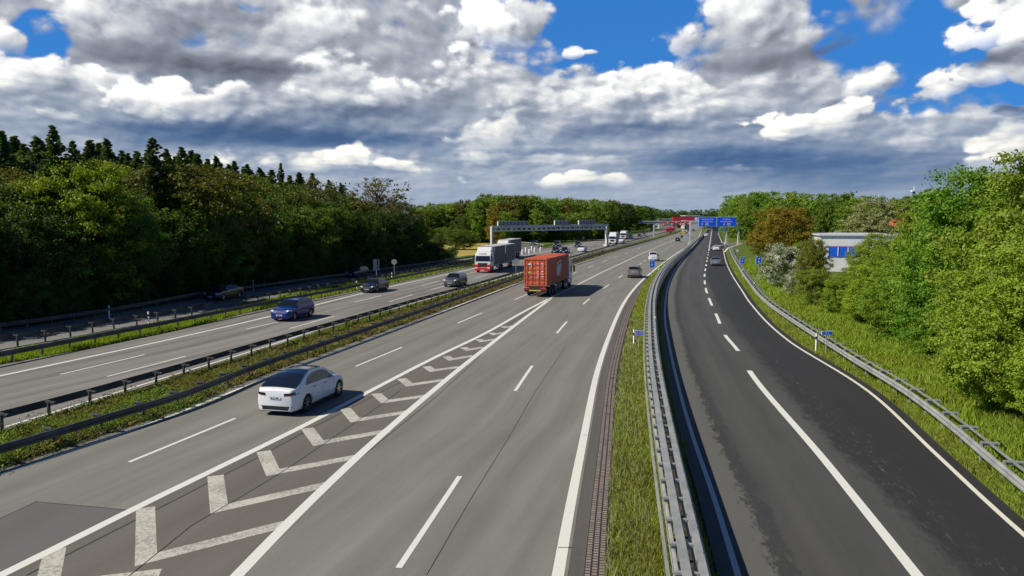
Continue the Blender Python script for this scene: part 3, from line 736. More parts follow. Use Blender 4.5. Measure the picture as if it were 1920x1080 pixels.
def broad(name, H, R, base, seed, nlobe=9, ncl=230, nleaf=60, leaf=.20, clr=.62, ragged=.25, m=None, top=1.0, hollow=.72):
    """trunk mesh and crown mesh of a broadleaf tree: lobes of leaf clumps carried on limbs"""
    rs = np.random.RandomState(seed); m = m or M_leaf
    ch = H - base; mid = base + ch * .50
    L = []
    for i in range(nlobe):
        a = 2 * PI * (i / nlobe * 2.4 + rs.uniform(-.06, .06)); f = (i + .5) / nlobe
        zz = base + ch * (.20 + .66 * f) + rs.uniform(-.05, .05) * ch
        prof = math.sin(PI * min(1, max(.08, ((zz - base) / ch) * .86 + .12))) ** .7
        rr = R * prof * (.52 if i % 3 else .30); lr = R * rs.uniform(.42, .60) * (.85 if f > .8 else 1)
        L.append((rr * math.cos(a), rr * math.sin(a), zz, lr, lr * rs.uniform(.75, 1.0) * ch / (2 * R) * .9 + .2))
    L.append((0, 0, H - ch * .20 * top, R * .42, ch * .22))
    L = np.array(L); wts = L[:, 3] ** 2; wts /= wts.sum()
    idx = rs.choice(len(L), ncl, p=wts); d = unit(rs.normal(size=(ncl, 3))); rad = rs.uniform(hollow, 1.02, (ncl, 1)) + (rs.rand(ncl, 1) < ragged) * rs.uniform(0, .22, (ncl, 1))
    CC = L[idx, :3] + d * rad * np.stack([L[idx, 3], L[idx, 3], L[idx, 4]], axis=1)
    CC[:, 2] = np.clip(CC[:, 2], base * .8 + .1, H)
    cl = rs.uniform(.55, 1.25, ncl) * clr
    k = rs.randint(int(nleaf * .6), int(nleaf * 1.4) + 1, ncl); ci = np.repeat(np.arange(ncl), k)
    off = rs.normal(size=(len(ci), 3)) * .48 * cl[ci][:, None] * np.array([1, 1, .62]); C = CC[ci] + off
    C[:, 2] = np.maximum(C[:, 2], .05)
    out = unit(off + 1e-3) * .6 + d[ci] * .8
    crown = cards_mesh(name + '_crown', leaves(C, out, leaf, rs), m)
    mb = MB(); tr = max(.09, H * .017); pts = [Vector((0, 0, -.2))]; n = 6
    for i in range(1, n + 1): pts.append(Vector((rs.uniform(-.12, .12) * i * .4, rs.uniform(-.12, .12) * i * .4, H * .80 * i / n)))
    for i in range(n): mb.tube(pts[i], pts[i+1], tr * (1 - i / n * .85), tr * (1 - (i+1) / n * .85), 7, cap=False)
    for i in range(min(ncl, 34)):
        e = Vector(CC[i]); zj = max(base * .6, e.z - (.25 + .5 * rs.rand()) * Vector((e.x, e.y, 0)).length - .3)
        f = min(.98, zj / (H * .8)); j = min(n - 1, int(f * n)); a = pts[j].lerp(pts[j+1], f * n - j); mmid = a.lerp(e, .5) + Vector((0, 0, .12 * (e - a).length)) * rs.uniform(-.5, 1)
        mb.tube(a, mmid, tr * .30, tr * .2, 5, cap=False); mb.tube(mmid, e, tr * .2, .012, 5, cap=False)
    me = bpy.data.meshes.new(name + '_trunk'); me.from_pydata(mb.v, [], mb.f); me.materials.append(M_bark); me.update()
    return (me, crown, H)
def spruce(name, H, R, seed, lev=40, base=.6, card=.46):
    rs = np.random.RandomState(seed); V = []; 
    mb = MB(); mb.tube((0, 0, -.2), (0, 0, H * .98), H * .016, .015, 7, cap=False)
    CL = []; DR = []
    for i in range(lev):
        f = i / (lev - 1); z = base + (H - base) * f ** .92; r = R * (1 - f) ** .78 * rs.uniform(.88, 1.08) + .10
        nb = max(4, int(8 * (1 - f) + 4))
        for j in range(nb):
            a = 2 * PI * (j + rs.rand() * .7) / nb; rl = r * rs.uniform(.45, 1.2); z = base + (H - base) * f ** .92 + rs.uniform(-.3, .3) * (1 - f * .8); droop = -.28 * (1 - f) + .35 * f
            d = np.array([math.cos(a), math.sin(a), droop]); side = np.array([-math.sin(a), math.cos(a), 0]); ns = max(3, int(rl / .16))
            t_ = (np.arange(ns) + rs.rand(ns)) / ns
            for rep in range(5):
                lat = rs.normal(size=ns) * .22 * (1.1 - t_) * rl; c = np.outer(t_ * rl, d) + np.outer(lat, side); c[:, 2] += z + .12 * rl * t_ ** 2 + rs.normal(size=ns) * .07 - np.abs(lat) * .3
                CL.append(c); DR.append(np.tile(d * .8, (ns, 1)) + np.outer(np.sign(lat), side) * .7 + np.array([0, 0, -.25]))
            if j % 3 == 0 and rl > .6: mb.tube((0, 0, z), tuple(d * rl * .8 + np.array([0, 0, z])), .03, .008, 4, cap=False)
    C = np.concatenate(CL); D = unit(np.concatenate(DR) + rs.normal(size=C.shape) * .25); N = unit(np.cross(D, rs.normal(size=C.shape)) + np.array([0, 0, .7])); B = unit(np.cross(N, D))
    s_ = card * rs.uniform(.6, 1.3, (len(C), 1))
    V = np.stack([C - D * s_ * .4, C + B * s_ * .27, C + D * s_ * .6, C - B * s_ * .27], axis=1)
    cr = cards_mesh(name + '_crown', V, M_needle)
    me = bpy.data.meshes.new(name + '_trunk'); me.from_pydata(mb.v, [], mb.f); me.materials.append(M_bark); me.update()
    return (me, cr, H)

def plant(kind, name, label, cat, loc, h, col, group=None, rz=None, wide=1.0, crown='crown', stem='trunk'):
    tr, cr, H = kind; s_ = h / H
    o = thing(name, label, cat, loc, random.uniform(0, 6.28) if rz is None else rz, group); o.scale = (s_ * wide, s_ * wide, s_)
    a = link(stem, tr, o); b = link(crown, cr, o); b.color = tuple(col) + (1,)
    return o
def jit(c, k=.18):
    f = 1 + random.uniform(-k, k); return (c[0] * f * (1 + random.uniform(-k, k) * .5), c[1] * f, c[2] * f)
# palette of foliage
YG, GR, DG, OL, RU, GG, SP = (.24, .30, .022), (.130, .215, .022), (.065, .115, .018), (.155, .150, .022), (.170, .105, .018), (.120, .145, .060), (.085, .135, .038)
BR = [broad('broad%d' % i, 10.0, 4.1 + .3 * (i % 3), 1.0 + .5 * (i % 2), 100 + i, ncl=250, nleaf=64, leaf=.23) for i in range(4)]
BH = [broad('dense%d' % i, 9.0, 4.0, .5, 200 + i, nlobe=12, ncl=620, nleaf=95, leaf=.155, clr=.50, ragged=.35) for i in range(3)]
SH = [broad('bush%d' % i, 4.0, 2.3, .0, 300 + i, nlobe=8, ncl=230, nleaf=85, leaf=.11, clr=.36, ragged=.3) for i in range(3)]
HW = broad('hawthorn', 5.0, 2.7, .2, 340, nlobe=9, ncl=300, nleaf=80, leaf=.13, clr=.42, m=M_haw)
FT = [broad('wood%d' % i, 14.0, 4.6 + .5 * (i % 2), .2, 400 + i, nlobe=10, ncl=230, nleaf=34, leaf=.50, clr=.95) for i in range(4)]
SPA = [broad('sparse%d' % i, 12.0, 5.6, 4.2, 500 + i, nlobe=10, ncl=170, nleaf=24, leaf=.26, clr=.6, ragged=.5, hollow=.5) for i in range(2)]
SC_ = [spruce('spruce%d' % i, 15.0, 3.2 + .4 * (i % 2), 600 + i) for i in range(3)]
def XY(px, Y_): return ((px - 960) / FPX * (Y_ * _c + (CAMH) * _s) , Y_)
def HT(py, Y_): return CAMH + (HOR - py) * (Y_) / FPX       # height that reaches picture row py at distance Y
def tree_px(kind, name, label, cat, px, py, Y_, col, **kw):
    x, y = XY(px, Y_); return plant(kind, name, label, cat, (x, y, -.06), HT(py, Y_), jit(col, .06), **kw)

# ---- the left forest: individual trees that stand out
tree_px(BH[0], 'broadleaf_tree', 'bright yellow-green tree catching the sun, near the left end of the forest', 'tree', 148, 302, 66, YG, rz=.3, wide=1.0)
tree_px(BH[1], 'broadleaf_tree', 'mid green rounded tree low in front of the left forest, below the bright yellow-green one', 'tree', 238, 366, 69, (.075, .15, .02), rz=2.0)
tree_px(BR[1], 'broadleaf_tree', 'tall olive-brown tree in the middle of the left forest', 'tree', 335, 306, 84, (.125, .125, .022), wide=1.15)
tree_px(BR[2], 'broadleaf_tree', 'olive tree to the right of the tall olive-brown one in the left forest', 'tree', 430, 322, 93, OL, wide=1.1)
tree_px(BR[3], 'broadleaf_tree', 'yellowish green tree near the right end of the left forest, under small spruce tips', 'tree', 560, 345, 108, (.11, .14, .02), wide=1.1)
tree_px(SPA[1], 'sparse_tree', 'thin-leaved grey-brown tree behind the right end of the left forest', 'tree', 600, 335, 118, (.13, .13, .05))
tree_px(SPA[0], 'sparse_tree', 'open-crowned brownish tree with bare limbs showing, last tree of the left forest', 'tree', 712, 336, 128, (.15, .135, .045), wide=1.05)
tree_px(SPA[1], 'sparse_tree', 'second thin brownish tree beside the open-crowned one at the forest end', 'tree', 745, 362, 136, (.13, .13, .03), wide=.9)
tree_px(SC_[0], 'spruce_tree', 'tallest pointed spruce above the left end of the forest', 'tree', 118, 243, 66, SP)
tree_px(SC_[1], 'spruce_tree', 'dark spruce rising above the middle of the left forest skyline', 'tree', 298, 264, 82, SP, wide=1.15)
tree_px(SC_[2], 'spruce_tree', 'lone thin spruce tip beside the thin-leaved tree near the forest end', 'tree', 532, 310, 118, SP, wide=.7)
tree_px(SC_[0], 'spruce_tree', 'last small spruce of the forest, left of the open-crowned tree', 'tree', 642, 345, 128, SP, wide=.8)
ORD = 'first second third fourth fifth sixth seventh eighth ninth tenth eleventh twelfth thirteenth fourteenth fifteenth sixteenth seventeenth eighteenth nineteenth twentieth twenty-first twenty-second twenty-third twenty-fourth'.split()
tops = [(-120, 225), (-60, 240), (-15, 258), (22, 252), (60, 275), (85, 262), (150, 270), (182, 268), (212, 266), (250, 292), (268, 288), (322, 284), (350, 281), (378, 292), (412, 297), (446, 306), (470, 311), (492, 318), (515, 322), (565, 326), (590, 328), (620, 340)]
for i, (px, py) in enumerate(tops):
    Y_ = 74 + max(0, px) * .10 + random.uniform(-3, 4)
    tree_px(SC_[i % 3], 'spruce_tree', 'dark spruce tip on the left forest skyline, %s from the left' % ORD[i], 'tree', px, py, Y_, jit(SP, .15), wide=random.uniform(.95, 1.3), group='spruces along the skyline of the left forest')
    for q in (0, 1): tree_px(SC_[(i + 1 + q) % 3], 'spruce_tree', 'dark green spruce in the back row of the left forest', 'tree', px + random.uniform(4, 34) - 22 * q, py + random.uniform(4, 22), Y_ + 6 + 4 * q, jit(SP, .15), wide=1.2, group='spruces along the skyline of the left forest')
for i, (px, py) in enumerate([(40, 292), (205, 300), (278, 312), (392, 318), (468, 330), (500, 342), (545, 350), (612, 352), (655, 362), (85, 300)]):
    tree_px(BR[i % 4], 'broadleaf_tree', 'rounded green treetop between the spruces of the left forest, %s from the left' % ORD[i], 'tree', px, py, 82 + px * .07, jit((.12, .17, .025)), wide=1.1)
# rows of broadleaf trees and undergrowth that close the forest towards the road
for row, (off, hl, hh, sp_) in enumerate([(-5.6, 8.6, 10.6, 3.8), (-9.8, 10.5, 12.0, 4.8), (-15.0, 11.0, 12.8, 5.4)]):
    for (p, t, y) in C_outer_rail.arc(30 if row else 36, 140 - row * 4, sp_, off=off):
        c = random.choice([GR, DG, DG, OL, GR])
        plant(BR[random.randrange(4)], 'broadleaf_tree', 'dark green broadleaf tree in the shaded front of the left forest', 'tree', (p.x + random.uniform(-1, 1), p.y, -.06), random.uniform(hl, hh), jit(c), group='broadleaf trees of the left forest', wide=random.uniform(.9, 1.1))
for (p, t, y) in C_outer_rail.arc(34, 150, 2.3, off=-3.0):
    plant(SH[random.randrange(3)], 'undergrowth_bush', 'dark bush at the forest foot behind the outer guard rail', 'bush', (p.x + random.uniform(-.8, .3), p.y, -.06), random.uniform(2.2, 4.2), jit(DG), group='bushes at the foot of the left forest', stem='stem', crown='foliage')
# dark forest interior and beyond: floor of leaf litter
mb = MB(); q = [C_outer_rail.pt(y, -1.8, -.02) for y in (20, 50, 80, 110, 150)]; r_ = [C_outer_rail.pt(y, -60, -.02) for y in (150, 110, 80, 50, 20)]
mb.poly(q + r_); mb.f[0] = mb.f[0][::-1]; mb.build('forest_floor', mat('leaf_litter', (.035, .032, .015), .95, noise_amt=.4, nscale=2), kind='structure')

# ---- the opening beyond: field bushes, then the far wood
tree_px(SH[0], 'round_bush', 'light green rounded bush standing in the yellow field', 'bush', 855, 428, 205, (.12, .17, .02), wide=1.5, stem='stem', crown='foliage')
tree_px(SH[1], 'round_bush', 'smaller green bush left of the rounded one in the field', 'bush', 822, 440, 200, (.09, .14, .02), wide=1.1, stem='stem', crown='foliage')
tree_px(FT[0], 'broadleaf_tree', 'rust-brown leafed tree just left of the display gantry', 'tree', 925, 385, 232, (.24, .19, .02), wide=.75)
tree_px(BR[0], 'broadleaf_tree', 'light green tree behind the field bush', 'tree', 868, 402, 235, (.10, .15, .02), wide=.9)
def wood(rows, label, group, cols, jitpx=6):
    for (x0, x1, n, Y0, Y1, t0, t1) in rows:
        for i in range(n):
            f = (i + .5) / n; px = x0 + (x1 - x0) * f + random.uniform(-jitpx, jitpx) * .5; Y_ = Y0 + (Y1 - Y0) * f + random.uniform(-6, 6); py = t0 + (t1 - t0) * f + random.uniform(-3, 4) * 200 / Y_
            tree_px(FT[random.randrange(4)], 'broadleaf_tree', label, 'tree', px, py, Y_, jit(random.choice(cols)), group=group, wide=random.uniform(.85, 1.15))
wood([(770, 900, 9, 262, 285, 389, 374), (780, 900, 8, 290, 300, 388, 378), (890, 1010, 10, 272, 285, 371, 372), (900, 1000, 8, 300, 310, 367, 370), (950, 1150, 14, 300, 330, 373, 381), (1000, 1150, 12, 340, 380, 372, 378),
      (930, 1120, 14, 262, 300, 396, 398)],
     'green broadleaf tree in the wood behind the display gantry', 'trees of the wood behind the gantry', [(.18, .27, .03), (.14, .22, .025), (.09, .16, .02), (.21, .28, .035), OL])
wood([(1140, 1215, 9, 420, 640, 380, 389), (1150, 1225, 8, 460, 700, 379, 391), (1110, 1180, 8, 380, 520, 392, 395)],
     'dark green tree in the wood left of the distant overpass', 'trees of the wood beside the overpass', [DG, DG, GR])
wood([(1190, 1290, 12, 980, 1100, 391, 396), (1280, 1400, 12, 1050, 900, 395, 390), (1230, 1360, 14, 780, 800, 399, 402)],
     'small distant tree on the horizon beyond the overpass', 'trees on the horizon', [DG, GR])
wood([(1366, 1430, 7, 360, 310, 368, 362), (1405, 1600, 11, 275, 215, 362, 366), (1440, 1620, 11, 215, 190, 378, 382), (1378, 1420, 4, 330, 300, 380, 384), (1580, 1760, 9, 205, 190, 372, 372), (1700, 1990, 11, 190, 150, 372, 352)],
     'green broadleaf tree in the wood to the right of the blue sign gantry', 'trees of the wood behind the blue sign', [(.17, .27, .028), (.14, .23, .025), (.20, .28, .03), (.11, .19, .02)])
for i in range(26):
    px = 790 + i * 14 + random.uniform(-4, 4); Y_ = 246 + i * 3.2
    if 915 < px < 935 : continue
    tree_px(SH[i % 3], 'wood_edge_bush', 'leafy bush along the foot of the wood behind the display gantry', 'bush', px, HOR - (random.uniform(3.4, 6) - CAMH) * FPX / Y_, Y_, jit((.13, .20, .025)), group='bushes at the edge of the wood', wide=1.3, stem='stem', crown='foliage')
# ---- right side, individual trees and bushes
tree_px(BR[1], 'broadleaf_tree', 'russet-brown leafed tree right of the blue sign gantry', 'tree', 1462, 388, 132, (.25, .19, .02), wide=1.35)
tree_px(BR[2], 'broadleaf_tree', 'second russet tree, lower and left, beside the sign gantry post', 'tree', 1432, 424, 140, (.22, .21, .02), wide=1.0)
tree_px(HW, 'hawthorn_bush', 'white-flowering hawthorn bush beside the small blue signs', 'bush', 1468, 458, 88, (0.109, 0.162, 0.030), wide=1.15, stem='stem', crown='foliage')
tree_px(HW, 'hawthorn_bush', 'lower white-flowering hawthorn at the foot of the larger one', 'bush', 1492, 505, 78, (0.109, 0.162, 0.030), rz=1.2, stem='stem', crown='foliage')
tree_px(BR[0], 'willow_tree', 'grey-green willow behind the white and blue building', 'tree', 1636, 374, 155, (0.332, 0.351, 0.158), wide=1.35)
tree_px(BR[3], 'broadleaf_tree', 'rounded olive tree beyond the mast', 'tree', 1748, 352, 160, (0.196, 0.220, 0.043), wide=1.2)
tree_px(BH[2], 'broadleaf_tree', 'light green tree in front of the right end of the white building', 'tree', 1634, 440, 74, (0.235, 0.307, 0.029), wide=.95)
tree_px(BH[0], 'broadleaf_tree', 'tall bright green maple with a ragged top near the right edge', 'tree', 1840, 314, 44, (0.140, 0.264, 0.023), wide=.92, rz=.8)
tree_px(BH[1], 'broadleaf_tree', 'tall yellow-green tree cut by the right edge of the photo', 'tree', 1938, 296, 37, (0.225, 0.290, 0.031), wide=.95)
tree_px(BH[2], 'broadleaf_tree', 'green tree behind and left of the tall maple', 'tree', 1770, 382, 54, (0.196, 0.281, 0.029), wide=1.0, rz=2.2)
tree_px(BH[1], 'broadleaf_tree', 'yellow-green tree between the building and the maple', 'tree', 1712, 402, 62, (0.235, 0.299, 0.029), wide=.9, rz=4.0)
tree_px(BH[0], 'broadleaf_tree', 'brownish green bush-like tree right of the white hawthorn', 'tree', 1524, 446, 76, (0.196, 0.202, 0.031), wide=.62, rz=3.0)
right = [  # px of crown centre, top row, distance, kind, colour, label
    (1520, 500, 69, 'SH', (0.216, 0.271, 0.032), 'olive green bush on the verge right of the hawthorn'),
    (1580, 515, 62, 'BH', (0.248, 0.332, 0.032), 'yellow-green bush in front of the white building'),
    (1632, 500, 57, 'BH', (0.280, 0.373, 0.029), 'bright yellow-green bush to the right of the white building'),
    (1672, 560, 49, 'SH', (0.216, 0.322, 0.032), 'low fresh green bush at the middle of the right verge'),
    (1690, 500, 48, 'BH', (0.195, 0.311, 0.032), 'mid green tree above the low bushes of the right verge'),
    (1775, 470, 43, 'BH', (0.147, 0.292, 0.025), 'dense fresh green maple left of the tall one'),
    (1745, 590, 42, 'SH', (0.183, 0.302, 0.029), 'leafy green bush at the grass edge below the dense maple'),
    (1840, 560, 37, 'BH', (0.152, 0.302, 0.025), 'deep green leafy bush half way up the right edge'),
    (1862, 500, 33, 'BH', (0.238, 0.332, 0.034), 'yellowish leafy tree in front of the tall maple'),
    (1930, 470, 29, 'BH', (0.248, 0.342, 0.032), 'yellow-green leafy tree nearest the right edge'),
    (1905, 630, 31, 'SH', (0.216, 0.322, 0.032), 'light green bush above the right guard rail'),
    (1985, 610, 27, 'BH', (0.259, 0.362, 0.032), 'nearest yellow-green bush at the right edge'),
    (1812, 640, 35.5, 'SH', (0.183, 0.282, 0.032), 'low green bush at the grass edge near the short bushes'),
]
for (px, py, Y_, k, c, lab) in right:
    kk = {'SH': SH, 'BH': BH}[k][random.randrange(3)]
    x, y = XY(px, Y_); h = HT(py, Y_)
    plant(kk, 'leafy_bush' if k == 'SH' else 'broadleaf_tree', lab, 'bush' if k == 'SH' else 'tree', (x, y, -.06), h, c, wide=1.0 if k == 'SH' else (1.0 if h > 6 else 1.15), stem='stem' if k == 'SH' else 'trunk', crown='foliage' if k == 'SH' else 'crown')
# more of the same growth behind, closing the view
for (px, py, Y_) in [(1665, 470, 58), (1735, 440, 52), (1800, 430, 44), (1880, 400, 40), (1960, 380, 38), (1990, 420, 31), (2010, 330, 44), (1905, 360, 50), (1820, 370, 62), (1700, 430, 76), (1500, 452, 92), (2040, 500, 27)]:
    x, y = XY(px, Y_); plant(BH[random.randrange(3)], 'broadleaf_tree', 'green broadleaf tree in the thicket on the right slope', 'tree', (x, y, -.06), HT(py, Y_), jit((0.205, 0.311, 0.032), .15), group='trees of the thicket on the right')

# ---- grass blades and weeds, denser and finer near the camera
M_blade = leafmat('grass_blade', .35, .6, .45)
def blades(name, c0, o0, c1, o1, y0, y1, n, h, col, w0=.010, pw=1.5, lean=.5, kind='stuff', seed=3, hvar=.5):
    rs = np.random.RandomState(seed); u = rs.rand(n); e = 1 - pw
    ys = (y0 ** e + u * (y1 ** e - y0 ** e)) ** (1 / e)
    tab = np.linspace(y0, y1, 400); A_ = np.array([tuple(c0.pt(y, o0))[:2] for y in tab]); B_ = np.array([tuple(c1.pt(y, o1))[:2] for y in tab])
    k = np.clip((ys - y0) / (y1 - y0) * 399, 0, 398.999); i = k.astype(int); fr = (k - i)[:, None]
    a = A_[i] * (1 - fr) + A_[i + 1] * fr; b = B_[i] * (1 - fr) + B_[i + 1] * fr; t_ = rs.rand(n, 1); p = a * (1 - t_) + b * t_
    P0 = np.concatenate([p, np.full((n, 1), -.06)], axis=1); hh = h * rs.uniform(1 - hvar, 1 + hvar, (n, 1)) * (1 + .35 * np.sin(p[:, :1] * 1.7 + p[:, 1:] * .9) * np.sin(p[:, 1:] * .31))
    ang = rs.uniform(0, 2 * PI, n); w = (w0 * np.maximum(1, ys / 16) * rs.uniform(.6, 1.5, n))[:, None]
    dx = np.stack([np.cos(ang), np.sin(ang), np.zeros(n)], 1); ln = rs.normal(size=(n, 3)) * lean * .5; ln[:, 2] = 0
    M_ = P0 + (ln * .3 + np.array([0, 0, .6])) * hh; T_ = P0 + (ln + np.array([0, 0, 1.0])) * hh
    V = np.stack([P0 - dx * w, P0 + dx * w, M_ + dx * w * .7, T_, M_ - dx * w * .7], axis=1)
    o = link(name, cards_mesh(name, V, M_blade), kind=kind); o.color = tuple(col) + (1,); return o
blades('grass', C_gut_r, .05, C_railA, .15, 8, 150, 95000, .17, (.29, .33, .06), seed=1)
blades('grass', C_gut_r, -.05, C_railA, -.3, 8, 60, 9000, .28, (.30, .31, .14), seed=2)
blades('verge_grass', C_rr_edge, .55, C_rightrail, .3, 12, 150, 60000, .15, (.27, .32, .05), seed=4)
blades('verge_grass', C_rightrail, .2, C_rightrail, 7.5, 14, 150, 110000, .30, (.26, .35, .04), seed=5, w0=.012)
blades('weeds', C_rightrail, 1.5, C_rightrail, 9.0, 16, 120, 40000, .42, (.28, .35, .04), seed=6, w0=.009, lean=.6)
blades('grass', C_outer_r, .1, C_lc_l, -.1, 30, 150, 80000, .22, (.25, .32, .035), seed=7, pw=1.2)
blades('median_weeds', C_lc_r, .25, C_rc_pave, -.85, 22, 300, 80000, .20, (.19, .22, .055), seed=8, pw=1.3)
blades('median_weeds', C_medA, .2, C_medB, -.1, 22, 200, 42000, .24, (.20, .17, .065), seed=9, pw=1.3, w0=.014, lean=1.2)

# low green plants and yellow flower clumps in the median
def clump(name, label, cat, n, c0, o0, c1, o1, spans, size, col, h, seed, kind='stuff', zoff=0.0):
    rs = np.random.RandomState(seed); C = []
    for (y0, y1, k) in spans:
        for _ in range(k):
            y = rs.uniform(y0, y1); t_ = rs.rand(); a, b_ = c0.pt(y, o0), c1.pt(y, o1); p = a.lerp(b_, t_); r = rs.uniform(.12, .35)
            m_ = rs.normal(size=(n, 3)) * np.array([r, r, h * .35]); C.append(m_ + np.array([p.x, p.y, h * rs.uniform(.4, .8) + zoff]))
    C = np.concatenate(C); C[:, 2] = np.maximum(C[:, 2], -.04)
    o = link(name, cards_mesh(name, leaves(C, np.tile([0, 0, 1.0], (len(C), 1)), size, rs), M_blade), kind=kind); o.color = tuple(col) + (1,); return o
clump('ground_cover', '', '', 46, C_medA, .3, C_medB, .1, [(22, 34, 190), (34, 60, 50)], .09, (.16, .26, .03), .32, 21)
clump('ground_cover', '', '', 40, C_medB, .1, C_rc_pave, -.9, [(22, 33, 60), (33, 90, 60)], .08, (.12, .17, .03), .22, 22)
clump('yellow_flowers', '', '', 60, C_medA, .5, C_medB, -.1, [(46.5, 47.6, 5), (53.5, 55, 6), (58, 59, 3), (64, 66, 4), (100, 112, 8)], .07, (.55, .45, .02), .30, 23)
clump('yellow_flowers', '', '', 24, C_outer_r, .3, C_strip_rail, .6, [(60, 135, 26)], .10, (.34, .36, .04), .18, 24)
blades('grass', C_railC, .48, C_railC, .72, 8, 90, 5000, .22, (.22, .27, .05), seed=31, w0=.008)
# ------------------------------------------------------------------ vehicles
M_tyre = mat('tyre_rubber', (.018, .018, .019), .85); M_trim = mat('black_trim', (.02, .02, .022), .55); M_under = mat('underbody', (.012, .012, .013), .9)
M_glass = mat('tinted_glass', (.010, .014, .020), .05, spec=.45, coat=.0); M_glassb = mat('roof_glass', (.010, .016, .032), .04, spec=.5, coat=.2)
M_rim = mat('alloy_rim', (.46, .47, .49), .28, metal=.9); M_red = mat('red_lamp', (.30, .012, .012), .2, coat=.6); M_lamp = mat('head_lamp', (.72, .75, .80), .12, spec=.8, coat=.8)
M_orange = mat('orange_lamp', (.75, .22, .02), .3); M_plate = mat('number_plate', (.72, .72, .70), .5); M_blackp = mat('plate_letters', (.02, .02, .02), .6); M_darkl = mat('smoked_lamp', (.05, .008, .010), .15, coat=.8)
M_chrome = mat('bright_metal', (.6, .6, .6), .2, metal=1.0)
def paintm(name, c=(.5, .5, .5), metal=.0, rough=.32): return mat(name, c, rough, metal=metal, coat=.4, spec=.5)
def lerpt(tab, x):
    xs = [p[0] for p in tab]
    if x <= xs[0]: return tab[0][1]
    if x >= xs[-1]: return tab[-1][1]
    for (a, va), (b, vb) in zip(tab, tab[1:]):
        if a <= x <= b:
            t = (x - a) / (b - a); t = t * t * (3 - 2 * t) * .35 + t * .65; return va + (vb - va) * t
_text_cache = {}
def text_mb(mb, txt, origin, right, up, h, m=0, depth=0.0, center=True, bold=False):
    """letters as flat outlines laid on a surface"""
    cu = bpy.data.curves.new('t', 'FONT'); cu.body = txt; cu.size = 1.0; cu.resolution_u = 2; cu.offset = .018 if bold else 0
    o = bpy.data.objects.new('t', cu); me = bpy.data.meshes.new_from_object(o)
    vs = [v.co.copy() for v in me.vertices]; fs = [tuple(p.vertices) for p in me.polygons]
    bpy.data.objects.remove(o); bpy.data.curves.remove(cu); bpy.data.meshes.remove(me)
    if not vs: return
    w = max(v.x for v in vs); x0 = min(v.x for v in vs); k = h / .72
    right, up, origin = Vector(right), Vector(up), Vector(origin)
    mb.add([origin + right * ((v.x - (w + x0) / 2 if center else v.x) * k) + up * ((v.y - .36) * k) for v in vs], fs, m)
    return (w - x0) * k

